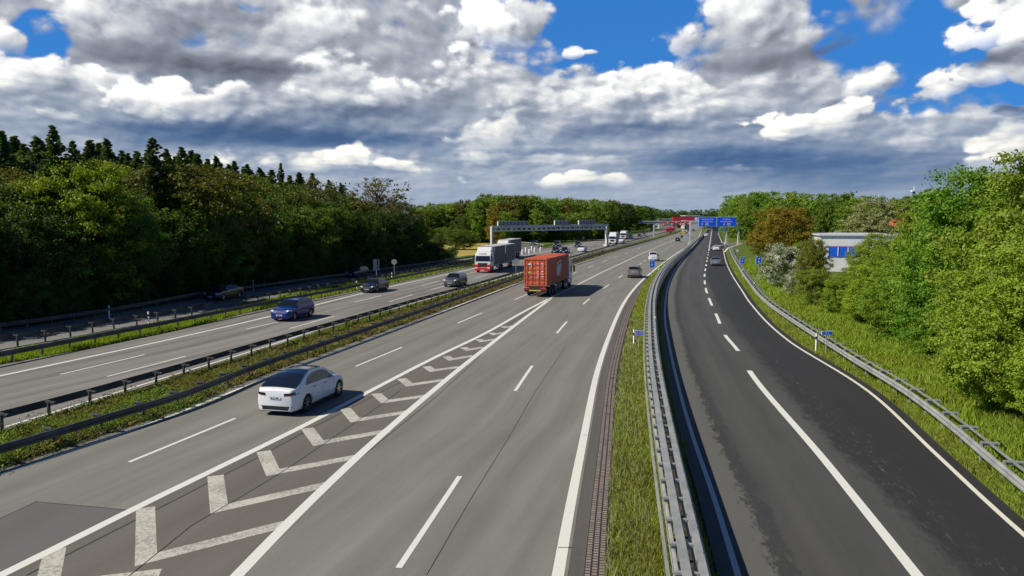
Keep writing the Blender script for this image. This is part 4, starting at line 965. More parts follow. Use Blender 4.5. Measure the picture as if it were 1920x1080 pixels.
class Car:
    """body surface as a function: x forward along the car, y to its left, z up"""
    def __init__(s, L, W, Hh, top, belt, wb, front_round=.55, rear_round=.35, tumble=.17, ground=.20, wheel=.34, fw=None, rw=None, nose=.78, tail=.86):
        s.L, s.W, s.H, s.top, s.belt = L, W, Hh, top, belt; s.tumble, s.ground, s.wr = tumble, ground, wheel
        s.fx = fw if fw is not None else L / 2 - .90; s.rx = rw if rw is not None else s.fx - wb; s.fr, s.rr, s.nose, s.tail = front_round, rear_round, nose, tail
    def half(s, x):
        w = s.W / 2; f = s.L / 2 - x; r = x + s.L / 2
        if f < s.fr: w *= s.nose + (1 - s.nose) * math.sin(PI / 2 * max(0, f / s.fr)) ** .8
        if r < s.rr: w *= s.tail + (1 - s.tail) * math.sin(PI / 2 * max(0, r / s.rr)) ** .8
        return w
    def zt(s, x): return lerpt(s.top, x)
    def zb(s, x): return lerpt(s.belt, x)
    def yside(s, x, z):
        """half-width of the skin at height z"""
        w, zt, zb = s.half(x), s.zt(x), min(s.zb(x), s.zt(x) - .04); g = s.ground
        if z <= zb:
            t = (z - g) / max(.05, zb - g)
            tab = [(0, .90), (.12, .965), (.35, .99), (.55, 1.0), (.78, .985), (.93, .965), (1, .945)]
            return w * lerpt(tab, max(0, min(1, t)))
        hh = (z - zb) / (s.H - zb); return w * .945 - s.tumble * hh * (1.0 + .35 * hh) - .0
    def low(s, x):
        """lower edge of the side: rises over the wheels"""
        R = s.wr + .055
        for xc in (s.fx, s.rx):
            if abs(x - xc) < R: return max(s.ground, s.wr + math.sqrt(R * R - (x - xc) ** 2))
        return s.ground
    def ring(s, x):
        zt, zb = s.zt(x), min(s.zb(x), s.zt(x) - .04); g = min(s.low(x), zb - .06); out = [(0, g)]
        out.append((s.yside(x, g) * .94, g + .0))
        for t in (.04, .12, .25, .38, .50, .62, .74, .85, .93, 1.0):
            z = g + (zb - g) * t; out.append((s.yside(x, z), z))
        cab = max(0.0, min(1.0, (zt - zb - .04) / .22)); rnd = .05 + .06 * cab
        ze = zt - rnd
        if cab > 0:
            for t in (.3, .6, .85): z = zb + (ze - zb) * t; out.append((s.yside(x, max(z, zb + 1e-4)), z))
        else:
            y0 = s.yside(x, zb)
            for t in (.3, .6, .85): out.append((y0 - .02 * t - .01, zb + (ze - zb) * t if ze > zb else zb + .004 * t))
        yr = out[-1][0] if cab == 0 else s.yside(x, max(ze, zb + 1e-4)); ze = max(ze, out[-1][1] + .002)
        for t in (.0, .35, .65, .85, 1.0):
            a = PI / 2 * t; rad = min(.11 + .05 * (1 - cab), yr * .4); out.append((yr - rad * (1 - math.cos(a)), ze + (zt - .028 - ze) * math.sin(a)))
        for t in (.7, .35, 0.0): out.append((out[-1][0] * (t if t else 0) if False else (yr - min(.11 + .05 * (1 - cab), yr * .4)) * t, zt - .028 * t * t))
        return out
    def body(s, xs=None):
        xs = xs or sorted(set([round(v, 4) for v in list(np.linspace(-s.L / 2, s.L / 2, 44)) + [-s.L/2 + .03, -s.L/2 + .07, s.L/2 - .03, s.L/2 - .07] + [p[0] for p in s.top] + [xc + q * (s.wr + .055) for xc in (s.fx, s.rx) for q in (-1.0, -.985, -.94, -.86, -.74, -.58, -.4, -.2, 0, .2, .4, .58, .74, .86, .94, .985, 1.0)]]))
        mb = MB(); rings = []; vs = []
        for x in xs:
            r = s.ring(x); e = min(s.L / 2 - x, x + s.L / 2); k = 1.0
            if e < .07:     # rounded ends
                q = 1 - (1 - e / .07) ** 2; zc = (s.ground + s.zt(x)) / 2; r = [(y * (.93 + .07 * q), zc + (z - zc) * (.90 + .10 * q)) for y, z in r]
            full = r + [(-y, z) for y, z in r[-2:0:-1]]; vs += [(x, y, z) for y, z in full]; n = len(full)
        fs = []
        for i in range(len(xs) - 1):
            for k in range(n): fs.append((i*n+k, (i+1)*n+k, (i+1)*n+(k+1) % n, i*n+(k+1) % n))
        fs.append(tuple(range(n))); fs.append(tuple((len(xs)-1)*n + k for k in range(n))[::-1])
        mb.add(vs, fs, 0, smooth=True)
        for i, f in enumerate(mb.f):
            k = f[0] % n if len(f) == 4 else 5
            if k in (0, n - 1): mb.mi[i] = 1
        return mb
    def side_patch(s, poly, sgn, off=.006, n=7):
        """window or lamp outline given in (x, z), laid on the side skin"""
        poly = [Vector((a, b, 0)) for a, b in poly]; zs = [p.y for p in poly]; mb = MB(); z0, z1 = min(zs), max(zs); rows = []
        for i in range(n + 1):
            z = z0 + (z1 - z0) * i / n; zc = min(max(z, z0 + 1e-4), z1 - 1e-4); xsn = []
            for a, b in zip(poly, poly[1:] + poly[:1]):
                if (a.y - zc) * (b.y - zc) <= 0 and abs(a.y - b.y) > 1e-6: xsn.append(a.x + (b.x - a.x) * (zc - a.y) / (b.y - a.y))
            rows.append((z, min(xsn), max(xsn)))
        m_ = 8; vs = []
        for z, a, b in rows:
            for k in range(m_ + 1):
                x = a + (b - a) * k / m_; vs.append((x, sgn * (s.yside(x, z) + off), z))
        fs = [(i*(m_+1)+k, i*(m_+1)+k+1, (i+1)*(m_+1)+k+1, (i+1)*(m_+1)+k) for i in range(n) for k in range(m_)]
        if sgn > 0: fs = [f[::-1] for f in fs]
        mb.add(vs, fs, 0, smooth=True); return mb
    def top_patch(s, x0, x1, w0, w1, off=.017, n=14, bow=.05):
        """screen or roof panel over the top skin between x0 and x1, w = fraction of roof half-width"""
        mb = MB(); vs = []; m_ = 8
        for i in range(n + 1):
            t = i / n; x = x0 + (x1 - x0) * t; r = s.ring(x); w = w0 + (w1 - w0) * t; yr = max(p[0] for p in r[-8:-3])
            pts = sorted([(y, z) for y, z in r[-8:]]); ys = [p[0] for p in pts]; zz = [p[1] for p in pts]
            sl = (s.zt(x + .03) - s.zt(x - .03)) / .06; nx, nz = -sl / math.hypot(1, sl), 1 / math.hypot(1, sl)
            for k in range(m_ + 1):
                u = -1 + 2 * k / m_; y = u * yr * w; z = float(np.interp(abs(y), ys, zz)); xx = x + (bow * (1 - u * u) * (1 if x1 > 0 else -1) if False else 0)
                vs.append((xx + nx * off, y, z + nz * off))
        fs = [(i*(m_+1)+k, (i+1)*(m_+1)+k, (i+1)*(m_+1)+k+1, i*(m_+1)+k+1) for i in range(n) for k in range(m_)]
        if x1 < x0: fs = [f[::-1] for f in fs]
        mb.add(vs, fs, 0, smooth=True); return mb
def finish_body(bo, root, c):
    try: bo.data.set_sharp_from_angle(angle=math.radians(38))
    except Exception: pass
    mb = MB(); mb.box((0, 0, c.ground + .22), (c.L * .86, c.W - .52, .44)); mb.build('underbody', M_under, root)
def skin_x(c, y, z):
    """distance from the end of the car at which the skin reaches |y| at height z (same law as body())"""
    for st in range(40):
        e = .001 + st * .012; q = 1 - (1 - min(1, e / .07)) ** 2; 
        yield e, q
def wheel_part(root, x, y, r, w, sgn, spokes=5, rimk=.68, name='wheel'):
    mb = MB(); o = y - sgn * w / 2; n = 26
    prof = [(-w/2, r * rimk), (-w/2, r * .93), (-w/2 + .03, r), (w/2 - .03, r), (w/2, r * .93), (w/2, r * rimk)]
    vs = [(rr * math.cos(2*PI*k/n), a, rr * math.sin(2*PI*k/n)) for a, rr in prof for k in range(n)]
    mb.add(vs, [(i*n+k, i*n+(k+1) % n, (i+1)*n+(k+1) % n, (i+1)*n+k) for i in range(5) for k in range(n)], 0, smooth=True)
    ty = mb.build(name, [M_tyre, M_under], root, loc=(x, o, r))
    mb = MB(); f = sgn * (w / 2 - .015)
    mb.disc((0, f - sgn * .06, 0), (0, sgn, 0), r * rimk, 26, 1)
    mb.disc((0, f, 0), (0, sgn, 0), r * rimk, 26, 0, r_in=r * (rimk - .07)); mb.disc((0, f, 0), (0, sgn, 0), r * .15, 12, 0)
    for k in range(spokes):
        a = 2 * PI * k / spokes + .2; c = Vector((math.cos(a), 0, math.sin(a))); mb.bar(Vector((0, f - sgn * .012, 0)) + c * r * .1, Vector((0, f - sgn * .005, 0)) + c * r * (rimk - .04), r * .19 * 5 / spokes, .02, up=Vector((0, 1, 0)))
    mb.build('rim', [M_rim, M_under], ty); return ty
def make_car(name, label, cat, spec, pm, px, py, heading, group=None, detail=True, plate='HH MK 274', roof_m=None, glass=None, spokes=5, rails=False, cladding=None, facing_rear=True, tailm=None, bump_m=None):
    """px, py: picture point where the middle of the car touches the road; heading: direction of travel"""
    c = Car(**spec['dim']); loc = U(px, py) if py is not None else px
    root = thing(name, label, cat, (loc.x, loc.y, .002), math.atan2(heading.y, heading.x), group); glass = glass or M_glass
    bo = c.body().build('body', [pm, M_under], root); finish_body(bo, root, c)
    for sgn in (1, -1):
        for x in (c.fx, c.rx): wheel_part(root, x, sgn * (c.W / 2 - .02), c.wr, .23, sgn, spokes)
    for poly in spec['side']:
        for sgn in (1, -1): c.side_patch(poly, sgn).build('side_window', glass, root)
    x0, x1, w0, w1 = spec['screen']; c.top_patch(x0, x1, w0, w1).build('windscreen', glass, root)
    x0, x1, w0, w1 = spec['rear']; c.top_patch(x0, x1, w0, w1).build('rear_window', glass, root)
    if roof_m: x0, x1, w = spec['roof']; c.top_patch(x0, x1, w, w).build('roof_panel', roof_m, root)
    # ends: lamps, bumper, plate, grille laid on the nose and tail
    Lh = c.L / 2; g = c.ground
    def endpatch(nm, end, y0, y1, z0, z1, m, off=.012, skew=0.0, thick=.02, parent=root, wrap=0.0):
        mb = MB(); k = 8; vs = []
        for j in (0, 1):
            for i in range(k + 1):
                y = y0 + (y1 - y0) * i / k; z = (z0, z1)[j] + skew * (abs(y) - min(abs(y0), abs(y1)))
                # walk in from the end until the skin is wide enough
                x = Lh
                for e, q in skin_x(c, y, z):
                    x = Lh - e; zm = (c.ground + c.zt(end * x)) / 2; hh_ = (c.zt(end * x) - c.ground) / 2 * (.9 + .1 * q)
                    if c.yside(end * x, min(z, c.zb(end * x))) * (.93 + .07 * q) >= abs(y) and abs(z - zm) < hh_: break
                vs.append((end * (x + off), y, z))
        fs = [(i, i + 1, k + 1 + i + 1, k + 1 + i) for i in range(k)]
        if end < 0: fs = [f[::-1] for f in fs]
        mb.add(vs, fs, 0); mb.build(nm, m, parent); return max(abs(v[0]) for v in vs[k // 2 - 1:k // 2 + 2])
    fr, re_ = spec['front'], spec['tail']; w = c.W / 2
    for sgn in (1, -1):
        endpatch('headlight', 1, sgn * w * fr['hl'][0], sgn * w * fr['hl'][1], fr['hl'][2], fr['hl'][3], M_lamp, skew=fr.get('sk', .06))
        endpatch('tail_light', -1, sgn * w * re_['tl'][0], sgn * w * re_['tl'][1], re_['tl'][2], re_['tl'][3], tailm or M_red, skew=re_.get('sk', .06))
    endpatch('grille', 1, -w * fr['gr'][0], w * fr['gr'][0], fr['gr'][1], fr['gr'][2], M_trim)
    endpatch('rear_bumper', -1, -w * .80, w * .80, g + .02, g + re_.get('bh', .18), bump_m or M_trim, off=.02); endpatch('front_bumper', 1, -w * .75, w * .75, g + .01, g + .13, bump_m or M_trim, off=.02)
    for end, z in ((-1, re_['pl']), (1, fr['pl'])):
        xp = endpatch('number_plate', end, -.26, .26, z - .055, z + .055, M_plate, off=.03)
        if detail and ((end < 0) == facing_rear):
            mb = MB(); text_mb(mb, plate, (end * (xp + .006), 0, z), (0, end * 1.0, 0), (0, 0, 1), .07, bold=True); mb.build('plate_text', M_blackp, root)
    if detail:
        for sgn in (1, -1):
            mx_, mz = spec['mirror']; y = c.yside(mx_, mz); mb = MB(); mb.box((mx_, sgn * (y + .10), mz + .04), (.10, .19, .13), taper=.8); mb.bar((mx_ + .02, sgn * (y - .03), mz - .01), (mx_, sgn * (y + .06), mz + .01), .05, .03); mb.build('wing_mirror', pm, root)
            for hx in spec.get('handles', ()):
                z = c.zb(hx) - .10; yy = c.yside(hx, z); mb = MB(); mb.box((hx, sgn * (yy + .008), z), (.19, .02, .028)); mb.build('door_handle', M_trim if spec.get('dark_handles') else pm, root)
            mb = MB(); mb.sweep([Vector((c.rx + c.wr + .08, sgn * (c.yside(0, g + .06) - .005), g + .07)), Vector((c.fx - c.wr - .08, sgn * (c.yside(0, g + .06) - .005), g + .07))], [(-.012, -.07), (.012, -.07), (.012, .05), (-.012, .05)]); mb.build('sill', M_trim, root)
            for dx_ in spec.get('seams', ()):
                mb = MB(); zz = np.linspace(g + .14, c.zb(dx_) - .01, 9); vs = []
                for z in zz: y = sgn * (c.yside(dx_, z) + .003); vs += [(dx_ - .005, y, z), (dx_ + .005, y, z)]
                mb.add(vs, [(2*i, 2*i+1, 2*i+3, 2*i+2) if sgn < 0 else (2*i+2, 2*i+3, 2*i+1, 2*i) for i in range(8)]); mb.build('door_seam', M_trim, root)
            if rails:
                mb = MB(); xa, xb = spec['roof'][0], spec['roof'][1]; mb.bar((min(xa, xb), sgn * (c.yside(0, c.H - .10) - .10), c.H + .02), (max(xa, xb), sgn * (c.yside(0, c.H - .10) - .10), c.H + .02), .035, .03); mb.build('roof_rail', M_trim if rails == 1 else M_chrome, root)
    if cladding:
        for sgn in (1, -1):
            for x in (c.fx, c.rx):
                mb = MB(); n = 16; vs = []
                for k in range(n + 1):
                    a = PI * k / n
                    for rr in (c.wr + .05, c.wr + .12): 
                        px_, pz = x + rr * math.cos(a), c.wr + rr * math.sin(a); vs.append((px_, sgn * (c.yside(px_, max(g, pz)) + .008), pz))
                mb.add(vs, [(2*i, 2*i+1, 2*i+3, 2*i+2) if sgn > 0 else (2*i+2, 2*i+3, 2*i+1, 2*i) for i in range(n)]); mb.build('arch_cladding', M_trim, root)
    return root, c
COUPE = dict(dim=dict(L=4.75, W=1.92, Hh=1.62, wb=2.89, wheel=.365, fw=1.50, ground=.20, tumble=.25, front_round=.75, rear_round=.55, nose=.70, tail=.80,
             top=[(-2.375, 1.00), (-2.34, 1.10), (-2.26, 1.15), (-2.12, 1.18), (-1.85, 1.29), (-1.4, 1.45), (-1.0, 1.55), (-.5, 1.62), (.0, 1.63), (.5, 1.57), (1.0, 1.32), (1.38, 1.08), (1.8, .98), (2.2, .82), (2.375, .62)],
             belt=[(-2.375, .92), (-2.1, 1.08), (-1.6, 1.12), (-.6, 1.06), (.5, 1.0), (1.3, .96), (2.0, .84), (2.375, .55)]),
             side=[[(-1.50, 1.13), (-.075, 1.09), (-.075, 1.50), (-.5, 1.50), (-1.0, 1.42)], [(-.045, 1.085), (1.06, 1.035), (.62, 1.39), (.30, 1.50), (-.045, 1.51)]],
             screen=(.52, 1.30, .93, .98), rear=(-.62, -2.14, .88, .95), roof=(.45, -.60, .88), mirror=(.85, 1.04), handles=(.20, -.75), seams=(-.06, 1.02, -.98), dark_handles=True,
             front=dict(hl=(.52, .92, .66, .76), gr=(.30, .30, .42), pl=.48), tail=dict(tl=(.44, .95, .86, .97), pl=.78, bh=.24, sk=.10))
SUV = dict(dim=dict(L=4.35, W=1.83, Hh=1.64, wb=2.65, wheel=.345, fw=1.32, ground=.22, tumble=.20, front_round=.55, rear_round=.40, nose=.80, tail=.86,
           top=[(-2.175, 1.0), (-2.10, 1.16), (-1.95, 1.34), (-1.75, 1.56), (-1.4, 1.62), (-.3, 1.64), (.3, 1.60), (.60, 1.48), (1.05, 1.13), (1.3, 1.08), (1.9, .99), (2.10, .86), (2.175, .70)],
           belt=[(-2.175, .95), (-1.9, 1.10), (-1.2, 1.08), (.8, 1.02), (1.5, .98), (2.0, .88), (2.175, .62)]),
           side=[[(-1.62, 1.14), (-1.12, 1.12), (-1.12, 1.50), (-1.45, 1.47)], [(-1.04, 1.12), (-.16, 1.09), (-.16, 1.53), (-1.04, 1.51)], [(-.07, 1.085), (.86, 1.06), (.48, 1.45), (.2, 1.53), (-.07, 1.53)]],
           screen=(.42, 1.02, .93, .97), rear=(-1.80, -2.06, .86, .88), roof=(-1.4, .2, .85), mirror=(.78, 1.06), handles=(.02, -.85), seams=(-.12, .90, -1.08),
           front=dict(hl=(.62, .96, .80, .92), gr=(.58, .70, .90), pl=.52), tail=dict(tl=(.62, .96, .92, 1.08), pl=.84, bh=.26))
SEDAN = dict(dim=dict(L=4.80, W=1.83, Hh=1.47, wb=2.82, wheel=.33, fw=1.48, ground=.18, tumble=.22, front_round=.6, rear_round=.45, nose=.76, tail=.82,
             top=[(-2.4, .86), (-2.32, 1.00), (-2.0, 1.05), (-1.7, 1.10), (-1.1, 1.36), (-.6, 1.46), (.0, 1.47), (.45, 1.42), (1.15, 1.03), (1.5, .97), (2.1, .86), (2.32, .74), (2.4, .58)],
             belt=[(-2.4, .80), (-2.1, .98), (-1.2, .99), (.8, .93), (1.5, .89), (2.1, .79), (2.4, .52)]),
             side=[[(-1.35, 1.04), (-.18, 1.0), (-.18, 1.37), (-.6, 1.37), (-.95, 1.30)], [(-.10, 1.0), (1.0, .965), (.55, 1.26), (.20, 1.36), (-.10, 1.37)]],
             screen=(.42, 1.10, .93, .97), rear=(-.72, -1.62, .86, .92), roof=(-.5, .2, .85), mirror=(.88, .98), handles=(.12, -.85), seams=(-.14, 1.0, -1.0),
             front=dict(hl=(.56, .95, .66, .76), gr=(.44, .50, .70), pl=.42), tail=dict(tl=(.5, .95, .82, .94), pl=.62, bh=.2))
HATCH = dict(dim=dict(L=4.25, W=1.79, Hh=1.52, wb=2.60, wheel=.32, fw=1.28, ground=.18, tumble=.20, front_round=.55, rear_round=.40, nose=.78, tail=.86,
             top=[(-2.125, .95), (-2.05, 1.08), (-1.85, 1.30), (-1.62, 1.46), (-1.0, 1.51), (-.2, 1.52), (.3, 1.47), (.9, 1.12), (1.2, 1.02), (1.8, .90), (2.05, .76), (2.125, .6)],
             belt=[(-2.125, .9), (-1.8, 1.02), (-1.0, 1.0), (.8, .95), (1.5, .90), (2.0, .78), (2.125, .54)]),
             side=[[(-1.50, 1.07), (-.16, 1.02), (-.16, 1.42), (-1.0, 1.41), (-1.3, 1.34)], [(-.07, 1.02), (.85, .99), (.45, 1.30), (.15, 1.42), (-.07, 1.42)]],
             screen=(.32, .98, .93, .97), rear=(-1.66, -2.0, .84, .90), roof=(-1.2, .1, .85), mirror=(.74, 1.0), handles=(.05, -.85), seams=(-.11, .86, -1.05),
             front=dict(hl=(.60, .95, .70, .82), gr=(.46, .48, .62), pl=.44), tail=dict(tl=(.66, .96, .86, 1.06), pl=.80, bh=.2))
MPV = dict(dim=dict(L=4.40, W=1.84, Hh=1.70, wb=2.68, wheel=.33, fw=1.32, ground=.20, tumble=.22, front_round=.6, rear_round=.35, nose=.78, tail=.90,
           top=[(-2.2, 1.02), (-2.14, 1.20), (-2.0, 1.42), (-1.82, 1.62), (-1.3, 1.69), (-.3, 1.70), (.4, 1.60), (1.15, 1.14), (1.5, 1.03), (2.0, .88), (2.2, .66)],
           belt=[(-2.2, .98), (-1.9, 1.08), (.8, 1.0), (1.5, .95), (2.0, .82), (2.2, .58)]),
           side=[[(-1.85, 1.14), (-1.15, 1.12), (-1.15, 1.56), (-1.65, 1.53)], [(-1.05, 1.12), (-.16, 1.08), (-.16, 1.60), (-1.05, 1.58)], [(-.07, 1.08), (.95, 1.05), (.45, 1.44), (.15, 1.58), (-.07, 1.59)]],
           screen=(.42, 1.18, .93, .97), rear=(-1.86, -2.12, .86, .92), roof=(-1.2, .1, .85), mirror=(.85, 1.04), handles=(.02, -.85), seams=(-.12, .9),
           front=dict(hl=(.60, .95, .76, .90), gr=(.46, .52, .66), pl=.44), tail=dict(tl=(.72, .97, .92, 1.16), pl=.86, bh=.24))
VAN = dict(dim=dict(L=4.28, W=1.83, Hh=1.83, wb=2.70, wheel=.33, fw=1.30, ground=.20, tumble=.10, front_round=.5, rear_round=.16, nose=.80, tail=.95,
           top=[(-2.14, 1.30), (-2.10, 1.62), (-2.02, 1.78), (-1.6, 1.82), (-.2, 1.83), (.35, 1.78), (1.0, 1.22), (1.3, 1.10), (1.9, .98), (2.14, .72)],
           belt=[(-2.14, 1.05), (.8, 1.05), (1.5, 1.0), (2.0, .88), (2.14, .62)]),
           side=[[(-1.95, 1.16), (-1.15, 1.16), (-1.15, 1.64), (-1.9, 1.64)], [(-1.05, 1.14), (-.16, 1.12), (-.16, 1.67), (-1.05, 1.67)], [(-.07, 1.12), (.80, 1.10), (.35, 1.60), (.15, 1.66), (-.07, 1.67)]],
           screen=(.40, .98, .93, .96), rear=(-2.03, -2.13, .80, .86), roof=(-1.2, .1, .85), mirror=(.72, 1.12), handles=(.02, -.95), seams=(-.12, .8, -1.1),
           front=dict(hl=(.60, .95, .80, .98), gr=(.46, .56, .74), pl=.44), tail=dict(tl=(.86, .99, 1.0, 1.32), pl=.84, bh=.26, sk=0))
def hd(curve, py, rev=False, z=0):
    t = curve.tan(YD(py, z)); return -t if rev else t
P_white = paintm('white_car_paint', (.72, .73, .74)); P_blue = paintm('blue_car_paint', (.005, .030, .19), .3); P_black = paintm('black_car_paint', (.010, .012, .016)); P_grey = paintm('grey_car_paint', (.09, .10, .12), .5)
P_silver = paintm('silver_car_paint', (.36, .36, .36), .7); P_beige = paintm('sand_silver_car_paint', (.30, .28, .25), .6); P_navy = paintm('navy_car_paint', (.012, .02, .05), .3)
make_car('crossover_car', 'white fastback electric crossover with dark glass roof driving away on the near carriageway', 'car', COUPE, P_white, 571, 755, hd(C_goreL, 760), roof_m=M_glassb, glass=M_glassb, tailm=M_darkl, plate='ZE JR 48E', spokes=7)
L1, L2 = C_ld1, C_lc_r
make_car('suv_car', 'bright blue compact SUV coming towards the bridge in the left lane pair', 'car', SUV, P_blue, 550, 597, hd(C_lc_line, 600, True), rails=1, cladding=True, facing_rear=False, plate='HB ED 71')
make_car('saloon_car', 'black saloon car oncoming behind the blue SUV', 'car', SEDAN, P_black, 703, 546, hd(C_lc_line, 548, True), facing_rear=False, rails=2, plate='NM AR 52')
make_car('suv_car', 'grey crossover oncoming close to the median', 'car', SUV, P_grey, 854, 536, hd(C_lc_r, 536, True), facing_rear=False, plate='HH CU 90')
make_car('estate_car', 'black estate car in the forest shade on the outer slip road, nearest', 'car', SEDAN, P_black, 421, 560, hd(C_outer_l, 560, True), facing_rear=False, plate='H TT 310')
make_car('estate_car', 'dark car in the forest shade on the outer slip road, farther one', 'car', HATCH, P_navy, 670, 519, hd(C_outer_l, 520, True), facing_rear=False, plate='LG NN 8')
make_car('suv_car', 'dark blue car half hidden behind the red container truck', 'car', HATCH, P_navy, 1000, 493, hd(C_ld2, 495, True), facing_rear=False, detail=False)
make_car('people_carrier', 'sand-silver people carrier driving away in the right lane', 'car', MPV, P_beige, 1190, 519.5, hd(C_dash2, 519), plate='WL HP 27')
make_car('small_van', 'white high-roof small van driving away ahead of the sand-silver car', 'van', VAN, P_white, 1226, 489, hd(C_dash2, 489), plate='H KA 16')
make_car('hatchback_car', 'silver car driving away on the dark slip road, nearest of two', 'car', SEDAN, P_silver, 1341.5, 497, hd(C_rr_mid, 495), plate='UE SL 4')
make_car('hatchback_car', 'white-silver car ahead of the silver one on the dark slip road', 'car', HATCH, P_white, 1343, 470, hd(C_rr_mid, 470), plate='OD AB 9')
make_car('hatchback_car', 'small dark car far along the near carriageway, before the white sign post', 'car', HATCH, P_black, 1271, 452.5, hd(C_dash2, 455), detail=False)
onc = [(1043, 474, SEDAN, P_black, 'black car oncoming left of a small dark one, beyond the container truck', C_ld1), (1059.5, 475, HATCH, P_black, 'small dark car oncoming just right of the black one', C_ld2), (1084, 463.5, SUV, P_navy, 'dark SUV oncoming behind the white car', C_ld1),
       (1092, 472, SUV, P_white, 'white car oncoming beside the median, left of the gantry post', C_lc_r), (1044.5, 463, VAN, P_navy, 'dark blue van merging where the ramp meets the motorway', C_lc_l), (1002, 459, HATCH, P_navy, 'dark car on the curved ramp behind the white bollards', C_lc_l),
       (1166, 454, SUV, P_white, 'white car oncoming right of the gantry post', C_ld2), (1182.5, 446.5, HATCH, P_white, 'small white car oncoming under the overpass', C_ld1), (1199, 445, HATCH, P_black, 'dark car oncoming in the queue under the overpass', C_ld2),
       (1208, 443, SUV, P_silver, 'silver car oncoming in the queue under the overpass', C_ld2), (1300, 433.5, HATCH, P_black, 'tiny dark car beyond the tanker on the near carriageway', C_dash2), (1324, 443.5, SUV, P_white, 'white car far up the dark slip road', C_rr_mid)]
for (px, py, sp_, pm, lab, cv) in onc:
    make_car('distant_car', lab, 'car', sp_, pm, px, py, hd(cv, py, px < 1250), detail=False)
# ------------------------------------------------------------------ lorries
M_cont = mat('red_container_steel', (.56, .115, .050), .6, noise_amt=.22, nscale=.8); M_tarp = mat('grey_tarpaulin', (.060, .068, .078), .55, noise_amt=.15, nscale=.7); M_cabw = paintm('white_cab_paint', (.66, .67, .68)); M_cabr = paintm('red_cab_paint', (.62, .02, .02))
M_frame = mat('chassis_steel', (.025, .025, .028), .6); M_alu = mat('tank_metal', (.42, .43, .44), .35, metal=.8); M_dec = mat('white_decal', (.68, .68, .68), .6); M_decy = mat('yellow_decal', (.62, .42, .05), .6); M_bdec = mat('pale_blue_decal', (.22, .42, .52), .6); M_skirt = mat('dark_blue_side_skirt', (.02, .03, .10), .5)
M_refl = mat('red_white_marker', (.75, .10, .08), .4)
def wheels(root, xs, W, r=.50, dbl=True):
    for x in xs:
        for sgn in (1, -1): wheel_part(root, x, sgn * (W / 2 - .02), r, .30, sgn, 8, rimk=.55)
def cab(root, x0, W, H, pm, low=None, face=1):
    """cab-over tractor cab whose front face is at x0; deflector on the roof"""
    f = x0; D = 2.25; hl = 2.30
    prof = [(f - D, .45), (f - .05, .45), (f, .62), (f + .0, 1.35), (f - .04, 1.75), (f - .24, 2.72), (f - .46, 3.05), (f - .75, 3.20), (f - D, 3.20)]
    mb = MB(); w = W / 2; mb.prism([(x, -w, z) for x, z in prof], (0, W, 0)); o = mb.build('cab', [pm], root)
    bv = o.modifiers.new('bev', 'BEVEL'); bv.width = .09; bv.segments = 3; bv.limit_method = 'ANGLE'; bv.angle_limit = math.radians(20)
    mb = MB(); mb.prism([(f - D + .1, -w * .92, 3.18), (f - .70, -w * .92, 3.18), (f - .95, -w * .92, 3.42), (f - 1.6, -w * .92, H), (f - D + .1, -w * .92, H)], (0, W * .92, 0)); o = mb.build('roof_deflector', [pm], root)
    bv = o.modifiers.new('bev', 'BEVEL'); bv.width = .12; bv.segments = 3; bv.limit_method = 'ANGLE'
    sx = lambda z: f - .04 - (z - 1.75) * (.20 / .97) + .015
    mb = MB(); mb.add([(sx(1.78), -w * .93, 1.78), (sx(1.78), w * .93, 1.78), (sx(2.62), w * .88, 2.62), (sx(2.62), -w * .88, 2.62)], [(0, 1, 2, 3)]); mb.build('windscreen', M_glass, root)
    mb = MB(); mb.add([(f + .012, -w * .55, .92), (f + .012, w * .55, .92), (f + .002, w * .62, 1.55), (f + .002, -w * .62, 1.55)], [(0, 1, 2, 3)]); g_ = mb.build('grille', M_trim, root)
    mb = MB(); mb.tube((f + .01, 0, 1.42), (f + .03, 0, 1.42), .14, n=16); mb.disc((f + .034, 0, 1.42), (1, 0, 0), .135, 16, 1, r_in=.10); mb.build('badge', [M_trim, M_chrome], g_)
    if low:
        mb = MB(); mb.box((f - .24, 0, .60), (.66, W * 1.0 + .03, .52)); mb.box((f - .19, w * .80, 1.02), (.56, W * .22, .62)); mb.box((f - .19, -w * .80, 1.02), (.56, W * .22, .62)); o = mb.build('front_bumper', low, root)
        bv = o.modifiers.new('bev', 'BEVEL'); bv.width = .07; bv.segments = 2
    for sgn in (1, -1):
        mb = MB(); mb.box((f + .10, sgn * w * .78, .78), (.04, .38, .20)); mb.build('headlight', M_lamp, root)
        mb = MB(); y = sgn * (w + .006); mb.add([(f - .30, y, 1.80), (f - .42, y, 2.55), (f - 1.15, y, 2.60), (f - 1.20, y, 1.72)], [(0, 1, 2, 3) if sgn < 0 else (3, 2, 1, 0)]); mb.build('side_window', M_glass, root)
        mb = MB(); mb.box((f - .10, sgn * (w + .22), 2.15), (.10, .20, .75)); mb.bar((f - .25, sgn * w, 2.5), (f - .1, sgn * (w + .2), 2.48), .04); mb.build('wing_mirror', M_trim, root)
        mb = MB(); mb.box((f - 1.35, sgn * (w - .02), .75), (.9, .10, .50)); mb.build('side_step', M_trim, root)
    mb = MB(); mb.box((f + .09, 0, .45), (.02, .52, .11)); mb.build('number_plate', M_plate, root)
def corrug(mb, a, b, z0, z1, nrm, n, d=.036, m=0):
    """trapezoidal corrugated wall from a to b"""
    a, b, nrm = Vector(a), Vector(b), Vector(nrm); vs = []; pat = [(0, 0), (.25, 0), (.35, 1), (.65, 1), (.75, 0)]
    pts = []
    for i in range(n):
        for t, q in pat: pts.append(a.lerp(b, (i + t) / n) - nrm * d * q)
    pts.append(b)
    for p in pts: vs += [(p.x, p.y, z0), (p.x, p.y, z1)]
    mb.add(vs, [(2*i, 2*i+2, 2*i+3, 2*i+1) for i in range(len(pts) - 1)], m)

